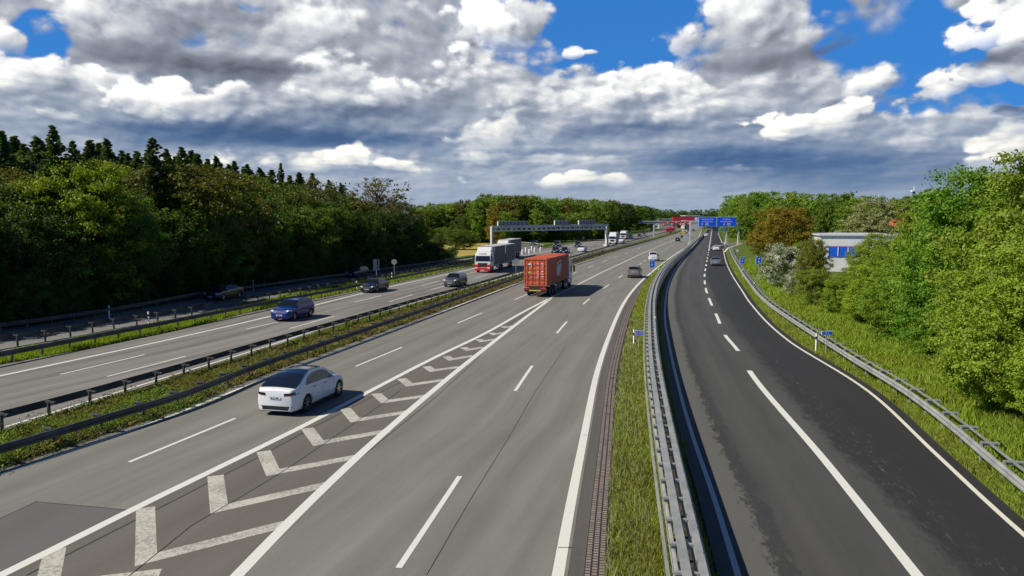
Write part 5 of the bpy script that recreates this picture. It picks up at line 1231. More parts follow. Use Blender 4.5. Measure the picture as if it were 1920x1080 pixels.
def container_truck(px, py, heading):
    loc = U(px, py); root = thing('container_truck', 'lorry carrying a rust-red corrugated shipping container, driving away beside the hatched gore', 'truck', (loc.x, loc.y, 0), math.atan2(heading.y, heading.x))
    # origin at rear bumper; x forward
    W = 2.46; Lc = 12.2; z0, z1 = 1.18, 4.07
    mb = MB(); w = W / 2; x0, x1 = .15, .15 + Lc
    for sgn in (1, -1): corrug(mb, (x0 + .12, sgn * (w - .02), 0), (x1 - .12, sgn * (w - .02), 0), z0 + .14, z1 - .10, (0, sgn, 0), 42)
    mb.add([(x0 + .1, -w + .02, z1 - .02), (x1 - .1, -w + .02, z1 - .02), (x1 - .1, w - .02, z1 - .02), (x0 + .1, w - .02, z1 - .02)], [(0, 1, 2, 3)])
    mb.box(((x0 + x1) / 2, 0, z0 + .05), (Lc, W - .1, .1)); mb.box((x1 - .04, 0, (z0 + z1) / 2), (.05, W - .1, z1 - z0 - .1))
    for sgn in (1, -1):
        for z in (z0 + .08, z1 - .06): mb.bar((x0, sgn * (w - .05), z), (x1, sgn * (w - .05), z), .10, .14 if z < 2 else .11)
        for x in (x0 + .06, x1 - .06): mb.bar((x, sgn * (w - .06), z0), (x, sgn * (w - .06), z1), .13)
    mb.bar((x0 + .05, -w, z1 - .07), (x0 + .05, w, z1 - .07), .12, .13); mb.bar((x0 + .05, -w, z0 + .07), (x0 + .05, w, z0 + .07), .12, .14)
    for i in range(12): mb.box((x0 + .6 + i * (Lc - 1.2) / 11, 0, z1 - .005), (.35, W - .35, .018))
    cont = mb.build('container', M_cont, root)
    # doors: two leaves with horizontal corrugation, four lock bars, hinges, markings
    for sgn in (1, -1):
        mb = MB(); xd = x0 + .02; ya, yb = sgn * .02, sgn * (w - .12); n = 5; zz = np.linspace(z0 + .16, z1 - .15, n * 4 + 1); vs = []; q = [0, 0, 1, 1]
        for i, z in enumerate(zz): dxx = .03 * q[i % 4]; vs += [(xd + dxx, ya, z), (xd + dxx, yb, z)]
        mb.add(vs, [(2*i, 2*i+1, 2*i+3, 2*i+2) for i in range(len(zz) - 1)]); d = mb.build('container_door', M_cont, root)
        for fy in (.30, .72):
            mb = MB(); y = sgn * w * fy; mb.tube((xd - .04, y, z0 + .10), (xd - .04, y, z1 - .10), .022, n=6); mb.box((xd - .05, y, z0 + .95), (.04, .22, .04))
            for z in (z0 + .3, z0 + 1.2, z0 + 2.0, z1 - .4): mb.box((xd - .035, y, z), (.05, .09, .05))
            mb.build('lock_bar', M_cont, d)
        mb = MB()
        if sgn > 0:
            rows = [(.50, .40, 2.28, .16, 0), (.30, .14, 2.12, .14, 0), (.52, .40, 1.42, .18, 1), (.26, .16, 1.36, .12, 0), (.28, .20, .92, .14, 0)]
        else:
            rows = [(.26, .26, 2.34, .10, 0), (.62, .34, 2.34, .10, 0), (.62, .18, 2.12, .08, 0), (.26, .24, 1.55, .08, 0), (.60, .26, 1.55, .12, 0), (.26, .22, 1.25, .07, 0), (.60, .24, 1.25, .07, 0), (.26, .24, 1.05, .07, 0), (.60, .28, 1.02, .08, 0)]
        for (fy, ww, dz, hh, mi) in rows:
            y = sgn * w * fy * 1.05 + (0 if sgn > 0 else 0); mb.box((xd - .012, y, z0 + dz), (.006, ww, hh), mi)
        mb.build('door_markings', [M_dec, M_decy], d)
    # emblem on the right-hand side: slanted bars over a tapering letter shape
    mb = MB(); yy = -(w + .006); ex, ez = x0 + 6.5, 2.65; q = lambda pts, m: mb.add([(ex + a, yy, ez + b) for a, b in pts], [tuple(range(len(pts)))], m)
    q([(-1.25, .72), (-.25, .78), (-.25, .62), (-1.25, .56)], 0); q([(.0, .86), (1.15, .92), (1.15, .76), (.0, .70)], 0)
    q([(-1.2, .45), (-.75, .47), (-.45, -.85), (-.62, -.85), (-1.2, -.45)], 0); q([(-.62, .48), (-.30, .50), (.0, -.05), (-.05, -.85), (-.38, -.85)], 0)
    q([(.25, .52), (-.30, .50), (-.02, -.10), (.30, .0)], 1); q([(.25, .52), (.72, .54), (.62, -.85), (.34, -.85), (.05, -.05)], 0); q([(.80, .55), (1.2, .57), (1.15, -.20), (.82, -.45)], 0)
    mb.build('side_emblem', [M_dec, M_bdec], cont)
    mb = MB(); mb.box((6.3, 0, .98), (12.6, 1.0, .22)); mb.box((6.3, 0, 1.12), (12.3, 2.2, .08))
    for x in (1.0, 3.0, 6.0, 8.0): mb.box((x, 0, 1.05), (.12, 2.3, .10))
    mb.box((.10, 0, .62), (.12, 2.3, .14)); mb.build('chassis', M_frame, root)
    mb = MB(); mb.box((.04, 0, .80), (.06, 2.36, .26)); bm_ = mb.build('rear_bumper', M_frame, root)
    mb = MB(); mb.box((.0, 0, .72), (.02, 1.25, .13), 0); mb.build('number_plate', M_decy, bm_)
    for sgn in (1, -1):
        mb = MB(); mb.box((.0, sgn * .92, .80), (.03, .42, .15)); mb.build('tail_light', M_red, root)
        mb = MB(); mb.box((.0, sgn * .86, .98), (.03, .6, .09)); mb.build('marker_board', M_refl, root)
        mb = MB(); mb.box((6.8, sgn * 1.20, .72), (2.6, .05, .50)); mb.build('side_skirt', M_skirt, root)
    wheels(root, (1.9, 3.2, 4.5), 2.5); wheels(root, (10.1, 13.7), 2.5)
    cab(root, 15.0, 2.48, 3.85, M_cabw)
    mb = MB(); mb.box((11.6, 0, .75), (4.6, .9, .30)); mb.tube((11.6, -1.15, .72), (12.9, -1.15, .72), .30, n=12); mb.tube((11.6, 1.15, .72), (12.9, 1.15, .72), .30, n=12); mb.build('fuel_tank', M_alu, root)
    return root
container_truck(1003, 557.5, hd(C_goreL, 548))

def box_truck(name, label, front, heading, Lb, segs, pm, low, tarp, H=4.0, text=False, detail=True):
    """front: ground point of the front bumper's middle; heading towards the viewer's side; x forward"""
    root = thing(name, label, 'truck', (front.x, front.y, 0), math.atan2(heading.y, heading.x)); W = 2.52; w = W / 2
    cab(root, 0, 2.48, H - .05, pm, low)
    x = -2.45
    for i, L_ in enumerate(segs):
        mb = MB(); z0, z1 = 1.05, H; xa, xb = x, x - L_
        mb.box(((xa + xb) / 2, 0, (z0 + z1) / 2), (L_, W, z1 - z0)); bx = mb.build('tarpaulin_body', tarp, root)
        mb = MB()
        for sgn in (1, -1):
            mb.bar((xa, sgn * (w + .004), z1 - .04), (xb, sgn * (w + .004), z1 - .04), .05, .10); mb.bar((xa, sgn * (w + .004), z0 + .05), (xb, sgn * (w + .004), z0 + .05), .05, .12)
            for xx in (xa - .05, xb + .05): mb.bar((xx, sgn * (w + .003), z0), (xx, sgn * (w + .003), z1), .12, .04)
        mb.box(((xa + xb) / 2, 0, z1 + .012), (L_ + .02, W + .02, .03)); mb.build('body_frame', M_decg, bx)
        if detail:
            mb = MB()
            for sgn in (1, -1):
                for k in range(int(L_ / .65)): mb.bar((xa - .35 - k * .65, sgn * (w + .012), z0 + .02), (xa - .35 - k * .65, sgn * (w + .012), z0 + .30), .03, .012)
            mb.build('lashing_straps', M_frame, bx)
        mb = MB(); mb.box(((xa + xb) / 2, 0, .90), (L_ - .1, .9, .24)); mb.box((xb + .1, 0, .6), (.12, 2.2, .14)); mb.build('chassis', M_frame, root)
        if i == 0: wheels(root, (xb + 1.6, xb + 2.9) if len(segs) > 1 else (xb + 2.2, xb + 3.5, xb + 4.8), 2.5)
        else: wheels(root, (xb + 2.6, xb + 3.9), 2.5)
        for sgn in (1, -1):
            mb = MB(); mb.box(((xa + xb) / 2 + .8, sgn * 1.15, .70), (1.6, .10, .45)); mb.build('side_box', M_alu, root)
        x = xb - .75
    wheels(root, (-1.35,), 2.5)
    mb = MB(); mb.box((x / 2, 0, .85), (abs(x) - 2, .85, .25)); mb.build('frame', M_frame, root)
    if text:
        mb = MB(); text_mb(mb, text, (-.345, 0, 2.93), (0, 1, 0), (-.55, 0, .83), .20, bold=True); mb.build('lettering', M_blackp, root)
    return root
M_decg = mat('pale_frame_paint', (.50, .50, .50), .5)
t_ = hd(C_lc_line, 505, True)
box_truck('tarpaulin_truck', 'white lorry with red bumper and two grey tarpaulin bodies, oncoming', U(905, 512), t_, 0, (7.3, 7.6), M_cabw, M_cabr, M_tarp, text='LOGISTIK')
box_truck('tarpaulin_truck', 'grey tarpaulin lorry with white cab roof, behind the white and red one', U(941, 487), hd(C_lc_l, 485, True), 0, (13.0,), M_cabw, None, M_tarp, detail=False)
box_truck('distant_truck', 'white lorry cab oncoming right behind the gantry post', U(1148, 458), hd(C_ld1, 458, True), 0, (5.0,), M_cabw, None, mat('white_tarpaulin', (.30, .31, .32), .5), detail=False)
box_truck('distant_truck', 'white lorry oncoming behind the white car right of the gantry', U(1168, 449), hd(C_ld1, 449, True), 0, (5.0,), M_cabw, None, mat('white_tarpaulin'), detail=False, H=3.6)
box_truck('distant_truck', 'red lorry under the red signals of the sign bridge', U(1252.5, 437.5), hd(C_ld1, 437, True), 0, (8.0,), paintm('bright_red_cab_paint', (.45, .02, .03)), None, mat('red_tarpaulin', (.35, .02, .04), .5), detail=False)
box_truck('distant_truck', 'small red and white lorry right of the red one far down the motorway', U(1261, 435.5), hd(C_ld1, 436, True), 0, (7.0,), paintm('bright_red_cab_paint'), None, mat('white_tarpaulin'), detail=False, H=3.6)
# yellow tanker seen from behind, far up the near carriageway
def tanker(px, py, heading):
    loc = U(px, py); root = thing('tanker_truck', 'black and yellow lorry far up the near carriageway, seen from behind', 'truck', (loc.x, loc.y, 0), math.atan2(heading.y, heading.x))
    my = mat('yellow_tank_paint', (.50, .40, .06), .4); mb = MB(); mb.tube((.3, 0, 2.2), (8.5, 0, 2.2), 1.2, n=18); mb.build('tank', M_frame, root)
    mb = MB(); mb.tube((.2, 0, 2.2), (.32, 0, 2.2), .95, n=18); mb.bar((.2, -1.1, 2.6), (.2, 1.1, 2.6), .3, .5); mb.bar((.2, -.9, 1.4), (.2, .5, 3.3), .12, .3); mb.build('rear_panel', my, root)
    mb = MB(); mb.box((4.5, 0, .95), (9, 1.0, .3)); mb.box((.15, 0, .7), (.2, 2.3, .3)); mb.build('chassis', M_frame, root); wheels(root, (1.5, 2.8, 7.8), 2.5); cab(root, 11.5, 2.48, 3.6, M_cabw)
tanker(1281, 446.5, hd(C_dash2, 447))
# ------------------------------------------------------------------ signs, gantries, posts, overpass, buildings
M_sblue = mat('sign_blue', (.006, .12, .90), .45); M_swhite = mat('sign_white', (.74, .76, .78), .5); M_conc = mat('pale_concrete', (.40, .39, .36), .85, noise_amt=.18, nscale=.6); M_post = mat('grey_post', (.38, .39, .39), .5, metal=.3)
M_led = mat('led_housing', (.018, .018, .02), .5); M_redring = mat('lit_red_ring', (.5, .02, .02), .5, emit=(1.0, .05, .06, .55)); M_litw = mat('lit_white_digits', (.6, .6, .6), .5, emit=(1.0, .85, .85, .5)); M_dwhite = mat('delineator_white', (.78, .78, .76), .45); M_dblack = mat('delineator_black', (.02, .02, .02), .5)
def fwd(px, py): p = U(px, py); return p
# white and black delineator posts
def delineator(label, px, py, h=1.0):
    p = U(px, py); root = thing('delineator_post', label, 'delineator', (p.x, p.y, 0), math.atan2(p.x, -p.y) + 0)
    mb = MB(); pr = [(-.06, -.05), (.06, -.05), (.0, .07)]; n = 3
    def seg(z0, z1, slant=0): 
        m_ = MB(); m_.add([(x, y, z) for z in (z0, z1) for x, y in pr] , [(2, 1, 0), (3, 4, 5), (0, 1, 4, 3), (1, 2, 5, 4), (2, 0, 3, 5)]); 
        if slant: m_.v[5] = (m_.v[5][0], m_.v[5][1], z1 + slant)
        return m_
    seg(0, h - .38).build('post', M_dwhite, root); seg(h - .38, h - .18).build('black_band', M_dblack, root); seg(h - .18, h, .05).build('cap', M_dwhite, root)
    return root
for lab, px, py, h in [('white delineator post beside the little blue kilometre sign on the grass strip', 1188.5, 647, 1.0), ('white delineator post beside the blue sign on the right guard rail', 1530, 660, 1.15), ('delineator post with black band by the outer slip road rail, left end', 205, 601, 1.2),
                       ('leaning delineator at the far left against the dark forest', 51, 607, 1.2), ('delineator on the grass strip left of the round sign back', 735, 527, 1.1), ('delineator on the grass strip right of the box sign', 279, 606, .9),
                       ('delineator behind the outer rail under the trees', 475, 545, 1.2), ('delineator standing on the double barrier', 1228, 625, 1.2), ('delineator beyond the right guard rail near the second blue sign', 1414, 548, 1.1),
                       ('delineator beyond the right guard rail below the first blue sign', 1393, 519, 1.1), ('delineator on the right rail before the exit', 1379, 493, 1.1), ('delineator behind the farther shaded car', 680, 508, 1.1),
                       ('delineator on the grass strip ahead of the black saloon', 669, 543, 1.0), ('delineator in the grass left of the double barrier by the blue arrow sign', 1235, 517, 1.0), ('delineator in the grass beyond the blue arrow sign', 1245, 508, 1.0)]:
    delineator(lab, px, py, h)
def panel(mb, c, w, h, d, rz, m=0):
    mb.box(c, (w, d, h), m, rot=rz)
def sign(name, label, cat, px, py_base, w, h, ztop, build, rz=0.0, posts=1, back=False, pw=.06):
    p = U(px, py_base); root = thing(name, label, cat, (p.x, p.y, 0), rz)
    for i in range(posts):
        x = 0 if posts == 1 else (-.35 + .7 * i) * w; mb = MB(); mb.tube((x, .05, -.1), (x, .05, ztop - .05), pw / 2, n=8); mb.build('post', M_post, root)
    mb = MB(); mb.box((0, 0, ztop - h / 2), (w, .03, h)); pn = mb.build('sign_panel', M_swhite if not back else M_post, root)
    build(root, pn, w, h, ztop); return root
def txt(root, t, x, z, h, m, y=-.022, bold=True, name='lettering'):
    mb = MB(); text_mb(mb, t, (x, y, z), (1, 0, 0), (0, 0, 1), h, bold=bold); return mb.build(name, m, root)
def blue_face(root, pn, w, h, zt): mb = MB(); mb.box((0, -.018, zt - h / 2), (w - .07, .008, h - .07)); mb.build('blue_face', M_sblue, pn)
def km(t): 
    def f(root, pn, w, h, zt): blue_face(root, pn, w, h, zt); txt(pn, t, 0, zt - h / 2, h * .42, M_swhite, y=-.026)
    return f
def arrow(t, sub=None):
    def f(root, pn, w, h, zt):
        blue_face(root, pn, w, h, zt); txt(pn, t, 0, zt - h * .25, h * .15, M_swhite, y=-.026)
        mb = MB(); z = zt - h * .62; mb.poly([(-.045 * w * 2, -.026, z - h * .14), (.045 * w * 2, -.026, z - h * .14), (.045 * w * 2, -.026, z + .02), (-.045 * w * 2, -.026, z + .02)]); mb.poly([(-.18 * w, -.026, z + .02), (.18 * w, -.026, z + .02), (0, -.026, z + h * .17)]); mb.build('arrow', M_swhite, pn)
    return f
sign('kilometre_sign', 'tiny blue kilometre sign reading A 7 km beside the delineator on the grass strip', 'sign', 1198, 652, .56, .28, 1.10, km('A 210'))
sign('kilometre_sign', 'small flat blue sign above the right guard rail beside a delineator', 'sign', 1549, 665, .66, .26, 1.45, km('A 7'))
sign('direction_sign', 'upright blue sign at the lane edge between the silver cars, with white arrow', 'sign', 1222, 528, .68, 1.0, 2.85, arrow('A 7'))
sign('direction_sign', 'upright blue sign with white arrow on the right verge, the farther of two', 'sign', 1391, 517, .66, .98, 2.75, arrow('A 39'))
sign('direction_sign', 'upright blue sign with white arrow on the right verge beside the hawthorn, nearer of two', 'sign', 1421, 540, .68, 1.0, 3.75, arrow('A 1'))
def round_back(root, pn, w, h, zt): pass
def disc_sign(label, px, py, r, zc, face):
    p = U(px, py); root = thing('round_sign', label, 'sign', (p.x, p.y, 0), 0); mb = MB(); mb.tube((0, .04, -.1), (0, .04, zc + r), .035, n=8); mb.build('post', M_post, root)
    mb = MB(); mb.tube((0, -.02, zc), (0, .01, zc), r, n=28, smooth=False); pn = mb.build('sign_disc', M_post if not face else M_swhite, root)
    if face: mb = MB(); mb.disc((0, -.026, zc), (0, -1, 0), r * .97, 28, r_in=r * .78); mb.build('red_ring', M_sred, pn)
M_sred = mat('sign_red', (.55, .02, .02), .5)
disc_sign('round pale sign back on a pole by the grass strip', 739.5, 522, .38, 2.3, False)
disc_sign('dim round sign at the forest edge', 609, 519, .32, 2.1, False)
disc_sign('round red-rimmed sign at the exit on the right', 1382, 484, .42, 1.6, True)
disc_sign('round sign on a thin pole in the median left of the container truck', 967.5, 523, .42, 2.4, False)
# flat sheet-metal sign backs by the grass strip
p = U(707, 524); root = thing('roadside_sign', 'pair of pale upright sign boards seen from behind beside the black saloon', 'sign', (p.x, p.y, 0), .35)
for x, w in ((-.20, .50), (.26, .16)): mb = MB(); mb.box((x, 0, 2.0), (w, .04, 1.5)); mb.build('board', M_post, root)
mb = MB(); mb.tube((-.05, .06, 0), (-.05, .06, 2.6), .04, n=8); mb.build('post', M_post, root)
# white exit bollards on the left ramp nose
for i, (px, py) in enumerate([(972, 478.5), (979.5, 482), (986, 477), (992.5, 480.5), (997, 474.5), (1002.5, 477.5), (1013.5, 476)]):
    p = U(px, py - 4.5); root = thing('white_bollard', 'white bollard on the ramp nose, %s from the left' % ORD[i], 'bollard', (p.x, p.y, 0), 0, 'white bollards on the ramp nose')
    mb = MB(); mb.tube((0, 0, 0), (0, 0, .95), .22, .22, n=10); mb.build('body', M_dwhite, root); mb = MB(); mb.tube((0, 0, .95), (0, 0, 1.15), .22, .10, n=10); mb.build('cap', M_dwhite, root)

# ---- display gantry over the left carriageway (seen from behind)
A_, B_ = U(922, 466), U(1140, 461.5); A_.z = B_.z = 0
dirg = (B_ - A_).normalized(); Lg = (B_ - A_).length; rz = math.atan2(dirg.y, dirg.x)
root = thing('display_gantry', 'long pale steel gantry with rows of display boxes across the oncoming carriageway', 'gantry', A_, rz)
zt = 8.06 + (413 - 423) * A_.y / FPX
HB_ = max(5.4, 6.6)
M_gant = mat('gantry_steel', (.52, .52, .49), .6, metal=.0, noise_amt=.12, nscale=.8)
zA = CAMH + (HOR - 425.5) * A_.y / FPX + .0; zB = CAMH + (HOR - 422) * B_.y / FPX
mb = MB()
mb.bar((0, 0, zA), (Lg, 0, zB), .30, .80); mb.bar((0, .9, zA), (Lg, .9, zB), .22, .4); mb.bar((0, 0, zA - 1.15), (Lg, 0, zB - 1.15), .22, .42); mb.bar((0, .9, zA - 1.15), (Lg, .9, zB - 1.15), .2, .25)
mb.build('beam', M_gant, root); mb = MB(); n = 24
for i in range(n):
    a, b_ = Lg * i / n, Lg * (i + 1) / n; z = lambda x: zA + (zB - zA) * x / Lg
    mb.bar((a, 0, z(a) - 1.1), (a, 0, z(a)), .10); mb.bar((a, .9, z(a) - 1.1), (a, .9, z(a)), .10); mb.bar((a, 0, z(a) - 1.15), (b_, .9, z(b_) - 1.15), .08)
mb.build('lattice', M_gant, root)
for x, zz in ((.25, zA), (Lg - .25, zB)):
    mb = MB(); mb.box((x, .45, zz / 2), (.55, .9, zz)); mb.box((x, .45, .25), (1.2, 1.8, .5)); mb.build('post', M_gant, root)
def gx(px): return Lg * (px - 922) / 218.0
for (p0, p1, k) in ((932, 983, 8), (1034, 1062, 4), (1080, 1112, 5)):
    for i in range(k):
        xa, xb = gx(p0 + (p1 - p0) * i / k), gx(p0 + (p1 - p0) * (i + 1) / k); xc = (xa + xb) / 2; w = (xb - xa); z = zA + (zB - zA) * xc / Lg
        mb = MB(); mb.box((xc, -.25, z + .95), (w * .80, .45, 1.15)); bx = mb.build('display_box', mat('display_box_grey', (.16, .17, .19), .5), root)
        mb = MB(); mb.box((xa, -.25, z + .95), (w * .12, .62, 1.3)); mb.box((xc, -.25, z + 1.56), (w, .5, .10)); mb.build('box_frame', M_gant, bx); mb = MB(); mb.box((xc, -.22, z - .02), (w * .78, .20, .74)); mb.build('box_cover', M_gant, bx)

# ---- blue direction-sign gantry over the slip road
Yg = YD(459); rootg = thing('sign_gantry', 'pale sign gantry over the dark slip road carrying two large blue direction boards', 'gantry', (XY(1384, Yg)[0], Yg, 0), 0)
xr = 0.0; toX = lambda px: XY(px, Yg)[0] - XY(1384, Yg)[0]
zb_ = HT(416, Yg)
zbot, ztop = HT(424.6, Yg), HT(406.6, Yg)
mb = MB(); mb.bar((toX(1294), 0, zb_), (.25, 0, zb_), .35, .55); mb.bar((toX(1294), .7, zb_), (.25, .7, zb_), .25, .4); mb.build('beam', M_gant, rootg)
mb = MB(); mb.box((0.05, .3, zb_ / 2), (.45, .7, zb_)); mb.build('post', M_gant, rootg)
mb = MB(); mb.box((toX(1294.5), .3, zb_ / 2), (.45, .7, zb_)); mb.box((toX(1294.5), .3, .4), (1.2, 1.4, .8)); mb.build('post', M_gant, rootg)
mb = MB(); mb.box((toX(1362), .3, zb_ / 2), (.40, .7, zb_)); mb.box((toX(1362), .3, .5), (1.0, 1.2, 1.0)); mb.build('post', M_gant, rootg)
for (p0, p1, l1, l2, icon) in ((1308, 1341.2, 'Flensburg  Kiel', 'Hamburg-Mitte', 'up'), (1341.8, 1378.5, 'Lüneburg', 'Seevetal-Maschen', 'diag')):
    xa, xb = toX(p0), toX(p1); xc = (xa + xb) / 2; w = xb - xa; h = ztop - zbot; zc = (zbot + ztop) / 2
    mb = MB(); mb.box((xc, -.45, zc), (w, .12, h)); pn = mb.build('sign_board', M_swhite, rootg)
    mb = MB(); mb.box((xc, -.52, zc), (w - .22, .02, h - .22)); mb.build('blue_face', M_sblue, pn)
    mb = MB(); wt = text_mb(mb, l1, (xc, -.54, zc + h * .26), (1, 0, 0), (0, 0, 1), h * .15, bold=True); mb.build('lettering', M_swhite, pn)
    mb = MB(); text_mb(mb, l2, (xc, -.54, zc + h * .02), (1, 0, 0), (0, 0, 1), h * .13, bold=True); mb.build('lettering', M_swhite, pn)
    mb = MB(); ix = xc - w * .30 if icon == 'up' else xc - w * .12; z = zc - h * .27; y = -.54
    a = 0 if icon == 'up' else -PI / 4
    R_ = lambda x, zz: (ix + x * math.cos(a) - zz * math.sin(a), y, z + x * math.sin(a) + zz * math.cos(a))
    mb.poly([R_(-.10, -.38), R_(.10, -.38), R_(.10, .05), (R_(-.10, .05))]); mb.poly([R_(-.30, .03), R_(.30, .03), R_(0, .42)])
    jx = xc - w * .02 if icon == 'up' else xc + w * .12; ring = [(jx + (.45 if q == 0 else .33) * math.cos(t) * 1.25, y, z + (.42 if q == 0 else .30) * math.sin(t)) for q in (0, 1) for t in np.linspace(0, 2 * PI, 20, endpoint=False)]
    mb.add(ring, [(k, (k + 1) % 20, 20 + (k + 1) % 20, 20 + k) for k in range(20)])
    mb.bar((jx - .3, y, z - .22), (jx + .3, y, z + .22), .02, .12); mb.bar((jx - .3, y, z + .22), (jx + .3, y, z - .22), .02, .12)
    mb.build('arrow_and_junction_symbol', M_swhite, pn)

# ---- overpass in the distance with its sign bridge
Yo = YD(433); X0 = XY(1168, Yo)[0]; X1 = XY(1420, Yo + 60)[0]
zdeck = HT(417.5, Yo)
ov = thing('road_bridge', 'flat pale concrete overpass crossing the motorway in the distance', 'bridge', (0, Yo, 0), 0)
mb = MB(); mb.box(((X0 + X1) / 2, 6, zdeck - .1), (X1 - X0, 12, 1.3)); mb.build('deck', M_conc, ov)
mb = MB(); mb.box(((X0 + X1) / 2, -.2, zdeck + 1.05), (X1 - X0, .2, .9)); mb.build('parapet', M_conc, ov)
for px in (1226.5, 1291, 1345):
    x = XY(px, Yo)[0]; mb = MB(); mb.box((x, 5, zdeck / 2 - .4), (2.6, 6, zdeck - .6)); mb.build('pier', M_conc, ov)
mb = MB(); x = X0 - 3; mb.box((x + 2, 6, zdeck / 2 - .3), (10, 13, zdeck - .2)); mb.build('abutment', M_conc, ov)
# red lorry on the overpass
xl = XY(1263, Yo)[0]; xr_ = XY(1303, Yo)[0]
root = thing('box_lorry', 'long bright red lorry crossing on the overpass behind the red signals', 'truck', (xl, Yo + 5, zdeck + .55), 0)
Lr = xr_ - xl; M_rbox = mat('crimson_trailer_paint', (.50, .015, .04), .4)
mb = MB(); mb.box((Lr / 2, 0, 2.55), (Lr, 2.5, 2.7)); mb.build('trailer_body', M_rbox, root)
mb = MB(); mb.box((Lr + 1.6, 0, 1.95), (2.2, 2.4, 3.0)); mb.build('cab', M_cabw, root)
for x in (1.5, 3, Lr * .8, Lr + 1.4): wheel_part(root, x, -1.25, .5, .3, -1, 6)
# sign bridge with red lit speed signals in front of the overpass
Ys = YD(445); xs0, xs1 = XY(1226, Ys)[0], XY(1298, Ys)[0]; zs = HT(421.5, Ys)
sg = thing('signal_gantry', 'thin gantry with red lit speed signals before the overpass', 'gantry', (0, Ys, 0), 0)
mb = MB(); mb.bar((xs0, 0, zs), (xs1, 0, zs), .3, .5); mb.build('beam', M_gant, sg)
mb = MB(); mb.box((xs0, 0, zs / 2), (.6, .5, zs)); mb.build('post', M_gant, sg)
for (px, py, s_) in ((1243.5, 420, 1.35), (1250.5, 416.5, 1.35), (1259, 420, 1.35), (1267, 416, 1.5), (1275, 420, 1.35), (1283.5, 416.5, 1.2), (1290, 419.5, 1.2)):
    x = XY(px, Ys)[0]; z = HT(py, Ys); mb = MB(); mb.box((x, -.3, z), (s_ * 1.05, .3, s_ * 1.05)); bx = mb.build('signal_box', M_led, sg)
    mb = MB(); mb.disc((x, -.47, z), (0, -1, 0), s_ * .46, 20, r_in=s_ * .30); mb.build('red_ring', M_redring, bx)
    mb = MB(); text_mb(mb, '80', (x, -.475, z), (1, 0, 0), (0, 0, 1), s_ * .30, bold=True); mb.build('digits', M_litw, bx)
# distant bits: white board beyond the gantry, sign in the grass, orange marker
p = U(1287, 459.5); root = thing('sign_board', 'whitish board with lattice back near the near carriageway, right of the tanker', 'sign', (p.x, p.y, 0), 0)
mb = MB(); mb.box((0, 0, 2.4), (2.0, .08, 2.6)); mb.build('board', mat('pale_board', (.48, .52, .55), .5), root)
for x in (-.7, .7): mb = MB(); mb.bar((x, .1, 0), (x, .1, 3.4), .1); mb.build('post', M_post, root)
p = U(1155.5, 456.5); root = thing('sign_board', 'white board standing in the median right of the gantry post', 'sign', (p.x, p.y, 0), 0)
mb = MB(); mb.box((0, 0, 1.9), (1.2, .08, 2.2)); mb.build('board', M_swhite, root); mb = MB(); mb.bar((0, .1, 0), (0, .1, 2.8), .12); mb.build('post', M_post, root)
for px, py, lab, m_ in ((1094, 451.5, 'small white box in the grass beyond the oncoming cars', M_swhite), (1076, 452, 'orange and white marker post in the far grass', M_orange), (1019, 452, 'pale marker post before the dark wood', M_swhite)):
    p = U(px, py); root = thing('marker', lab, 'marker', (p.x, p.y, 0), 0); wide_ = .75 if px == 1094 else .22
    mb = MB(); mb.box((0, 0, .9), (wide_, .3, 1.2)); mb.build('body', m_, root); mb = MB(); mb.box((0, 0, .2), (.12, .12, .5)); mb.build('foot', M_post, root)
# blue vehicle and small blue board seen under the blue signs
p = U(1357, 436.5); root = thing('blue_board', 'blue direction board standing beyond the sign gantry', 'sign', (p.x, p.y, 0), 0)
mb = MB(); mb.box((0, 0, 3.1), (4.0, .1, 3.0)); b_ = mb.build('board', M_sblue, root); mb = MB(); mb.box((-.5, -.07, 3.4), (2.2, .03, .45)); mb.build('arrow_bar', M_swhite, b_)
for x in (-1.4, 1.4): mb = MB(); mb.bar((x, .1, 0), (x, .1, 4.5), .15); mb.build('post', M_post, root)

# ---- right: white hall with blue band behind the bushes, red roof, mast
Yb = 118.0; root = thing('industrial_hall', 'long white hall with blue wall panels and white fins, seen between the trees', 'building', (XY(1536, Yb)[0], Yb, -.06), math.radians(-16))
hh = HT(441, Yb); M_wallw = mat('white_cladding', (.62, .63, .63), .6, noise_amt=.06, nscale=.5); M_roofw = mat('pale_roof', (.50, .52, .53), .6); Lb = 11.0
zb0, zb1 = HT(480, Yb), HT(461, Yb)
mb = MB(); mb.box((Lb / 2, 8, hh / 2), (Lb, 16, hh)); mb.build('wall', M_wallw, root)
mb = MB(); mb.box((Lb / 2, 8, hh + .12), (Lb + .6, 16.6, .24)); mb.build('roof', M_roofw, root)
mb = MB(); mb.box((Lb / 2 + .5, -.05, (zb0 + zb1) / 2), (Lb - 1.2, .12, zb1 - zb0)); w_ = mb.build('blue_panels', mat('blue_cladding', (.006, .10, .60), .4), root)
mb = MB(); mb.box((Lb / 2, -.12, zb1 + .06), (Lb, .06, .05)); mb.build('red_trim', M_sred, root)
for i in range(7): mb = MB(); mb.box((1.2 + i * 1.45, -.16, (zb0 + zb1) / 2), (.10, .12, (zb1 - zb0) * .86)); mb.build('fin', M_swhite, w_)
root2 = thing('industrial_hall', 'second pale flat-roofed hall, right of the first, almost hidden by trees', 'building', (XY(1655, 100)[0], 100, -.06), math.radians(-16))
mb = MB(); mb.box((8, 7, 2.0), (16, 14, 4.0)); mb.build('wall', M_wallw, root2); mb = MB(); mb.box((8, 7, 4.1), (16.5, 14.5, .2)); mb.build('roof', M_roofw, root2)
Yr = 175.0; xh = XY(1694, Yr)[0]; root = thing('house', 'small house with orange-red roof peeping over the trees', 'building', (xh, Yr, -.06), .3); zr = HT(409, Yr)
mb = MB(); mb.box((3.2, 3, zr / 2 - 1), (6.4, 6, zr - 2)); mb.build('wall', M_wallw, root)
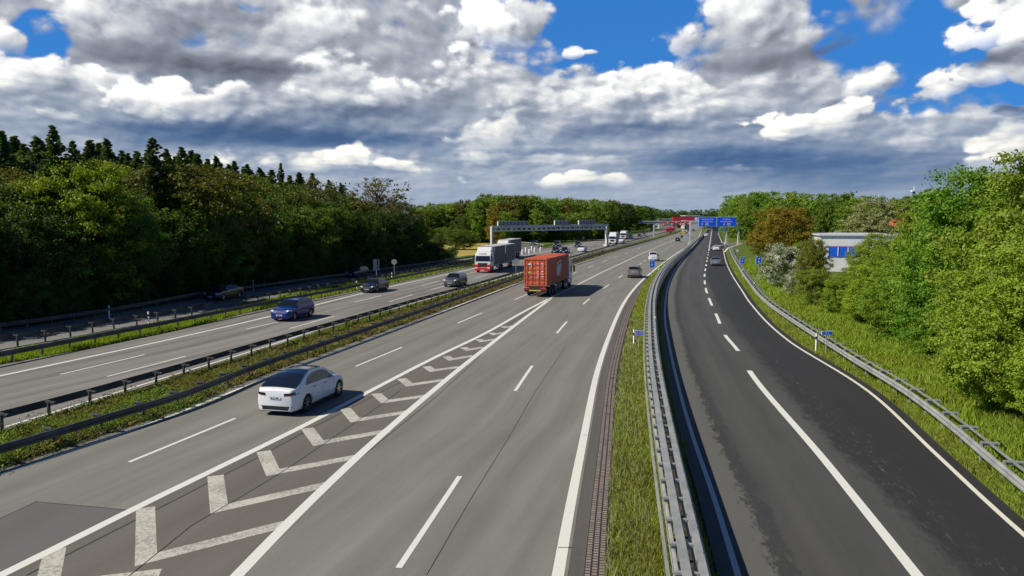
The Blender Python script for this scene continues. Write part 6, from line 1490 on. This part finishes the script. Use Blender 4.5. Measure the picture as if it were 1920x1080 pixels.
mb = MB(); mb.prism([(-.3, -.3, zr - 2.1), (-.3, 3, zr + .3), (-.3, 6.3, zr - 2.1)], (7, 0, 0)); mb.build('roof', mat('orange_tiles', (.55, .13, .06), .7), root)
Ym = 190.0; x, _y = XY(1708, Ym); root = thing('mast', 'dark slender mast with a small head above the right trees', 'mast', (x, Ym, 0), 0); zm = HT(352, Ym)
mb = MB(); mb.tube((0, 0, 0), (0, 0, zm - 1), .45, .30, n=8); mb.build('pole', mat('dark_mast', (.04, .04, .045), .6), root); mb = MB(); mb.box((0, 0, zm - .9), (1.3, 1.0, .35)); mb.tube((0, 0, zm - .8), (.0, 0, zm + .3), .1, n=6); mb.build('head', M_swhite, root)
# low building roofs behind the overpass
for px0, px1, py, col, lab in ((1236, 1262, 411, (.36, .37, .36), 'low grey warehouse roof left of the red lorry on the overpass'), (1286, 1310, 405, (.50, .51, .50), 'pale warehouse roof above the red lorry')):
    Yw = 720; xa, xb = XY(px0, Yw)[0], XY(px1, Yw)[0]; zw = HT(py, Yw); root = thing('warehouse', lab, 'building', ((xa + xb) / 2, Yw, 0), 0)
    mb = MB(); mb.box((0, 10, zw / 2), (xb - xa, 20, zw)); mb.build('wall', mat('grey_cladding_%d' % px0, col, .7), root); mb = MB(); mb.box((0, 10, zw + .3), (xb - xa + 2, 22, .6)); mb.build('roof', M_roofw, root)

# ---- grounds of the middle distance: field, ramps
M_field = gmat('yellow_field')[0]; t = M_field.node_tree; b = t.nodes['Principled BSDF']; gp = t.nodes.new('ShaderNodeNewGeometry'); pos = E(t, gp.outputs['Position'])
n1 = noise(t, pos, .25, 5, .65); n2 = noise(t, pos, 1.6, 5, .7)
c = mixc(t, n1.step(.36, .52), (.15, .20, .03), (.42, .30, .05)); c = mixc(t, n2.step(.5, .7) * .6, c, (.08, .10, .02)); t.links.new(c.s, b.inputs['Base Color']); b.inputs['Roughness'].default_value = .9
mb = MB(); pts = [U(790, 489), U(900, 476), U(925, 468), U(922, 456), U(870, 455), U(790, 457), U(760, 470)]; mb.poly([p + Vector((0, 0, -.045)) for p in pts][::-1] if False else [p + Vector((0, 0, -.045)) for p in pts]); mb.build('field', M_field, kind='structure')
mb = MB(); pts = [U(955, 474), U(1020, 466), U(1036, 470), U(1046, 470), U(1030, 462), U(1016, 457), (U(985, 455.5)), U(940, 456.5), U(940, 463), U(985, 461), U(940, 474)]
pts2 = [U(948, 486), U(1036, 468), U(1022, 463.5), U(1008, 459.3), U(985, 457), U(935, 457), U(925, 466), U(890, 486)]
mb = MB(); mb.poly([p + Vector((0, 0, -.002)) for p in pts2]); mb.build('ramp_road', M_left, kind='structure')
C_rampg = Curve2([(1000, 455.2), (975, 453.4), (938, 452.6)], 0) if False else None
root = thing('guard_rail', 'curved guard rail round the ramp beyond the white bollards', 'guard rail', (0, 0, 0)); path = [U(*q) for q in ((935, 457.5), (960, 457), (985, 457.8), (1003, 459.3), (1015, 461.5), (1021, 465))]
mb = MB(); mb.sweep([p + Vector((0, 0, .6)) for p in path], wprof(-1)); mb.build('beam', M_galv, root); mb = MB()
for p in path: mb.box((p.x, p.y, .35), (.08, .12, .7))
mb.build('post', M_galv, root)
guard_rail('guard rail along the far left edge of the oncoming carriageway beyond the ramp', C_lc_l, YD(467.5), 520, M_galvd, postoff=-1.3, beams=((-1.2, .62, 1),), zt=.68, spacing=4.0)
# exit road on the right
mb = MB(); pts = [U(1343, 471), U(1358, 473), U(1365, 465), U(1388, 457.5), U(1460, 455), U(1460, 450.5), U(1385, 454), U(1357, 457), U(1333, 459)]; mb.poly([p + Vector((0, 0, -.003)) for p in pts]); mb.build('exit_road', M_dark2 if 'M_dark2' in globals() else M_patch, kind='structure')
mb = MB()
for a, b_ in (((1333, 465.5), (1352, 459.5)), ((1352, 459.5), (1390, 455.8)), ((1358, 473), (1365, 465)), ((1365, 465), (1390, 457.2)), ((1390, 457.2), (1450, 455.2))):
    p, q = U(*a), U(*b_); d = (q - p).normalized(); n_ = Vector((-d.y, d.x, 0)) * .22; zz = Vector((0, 0, .006)); mb.add([p - n_ + zz, q - n_ + zz, q + n_ + zz, p + n_ + zz], [(0, 1, 2, 3)])
mb.build('road_marking', M_white, kind='structure')
guard_rail('short guard rail beyond the exit on the right', Curve2([(1372, 470), (1356, 455), (1349, 440), (1345, 431)], .6), 225, 480, M_galv, postoff=.2, beams=((0.0, .62, -1),), zt=.68, spacing=4.0)
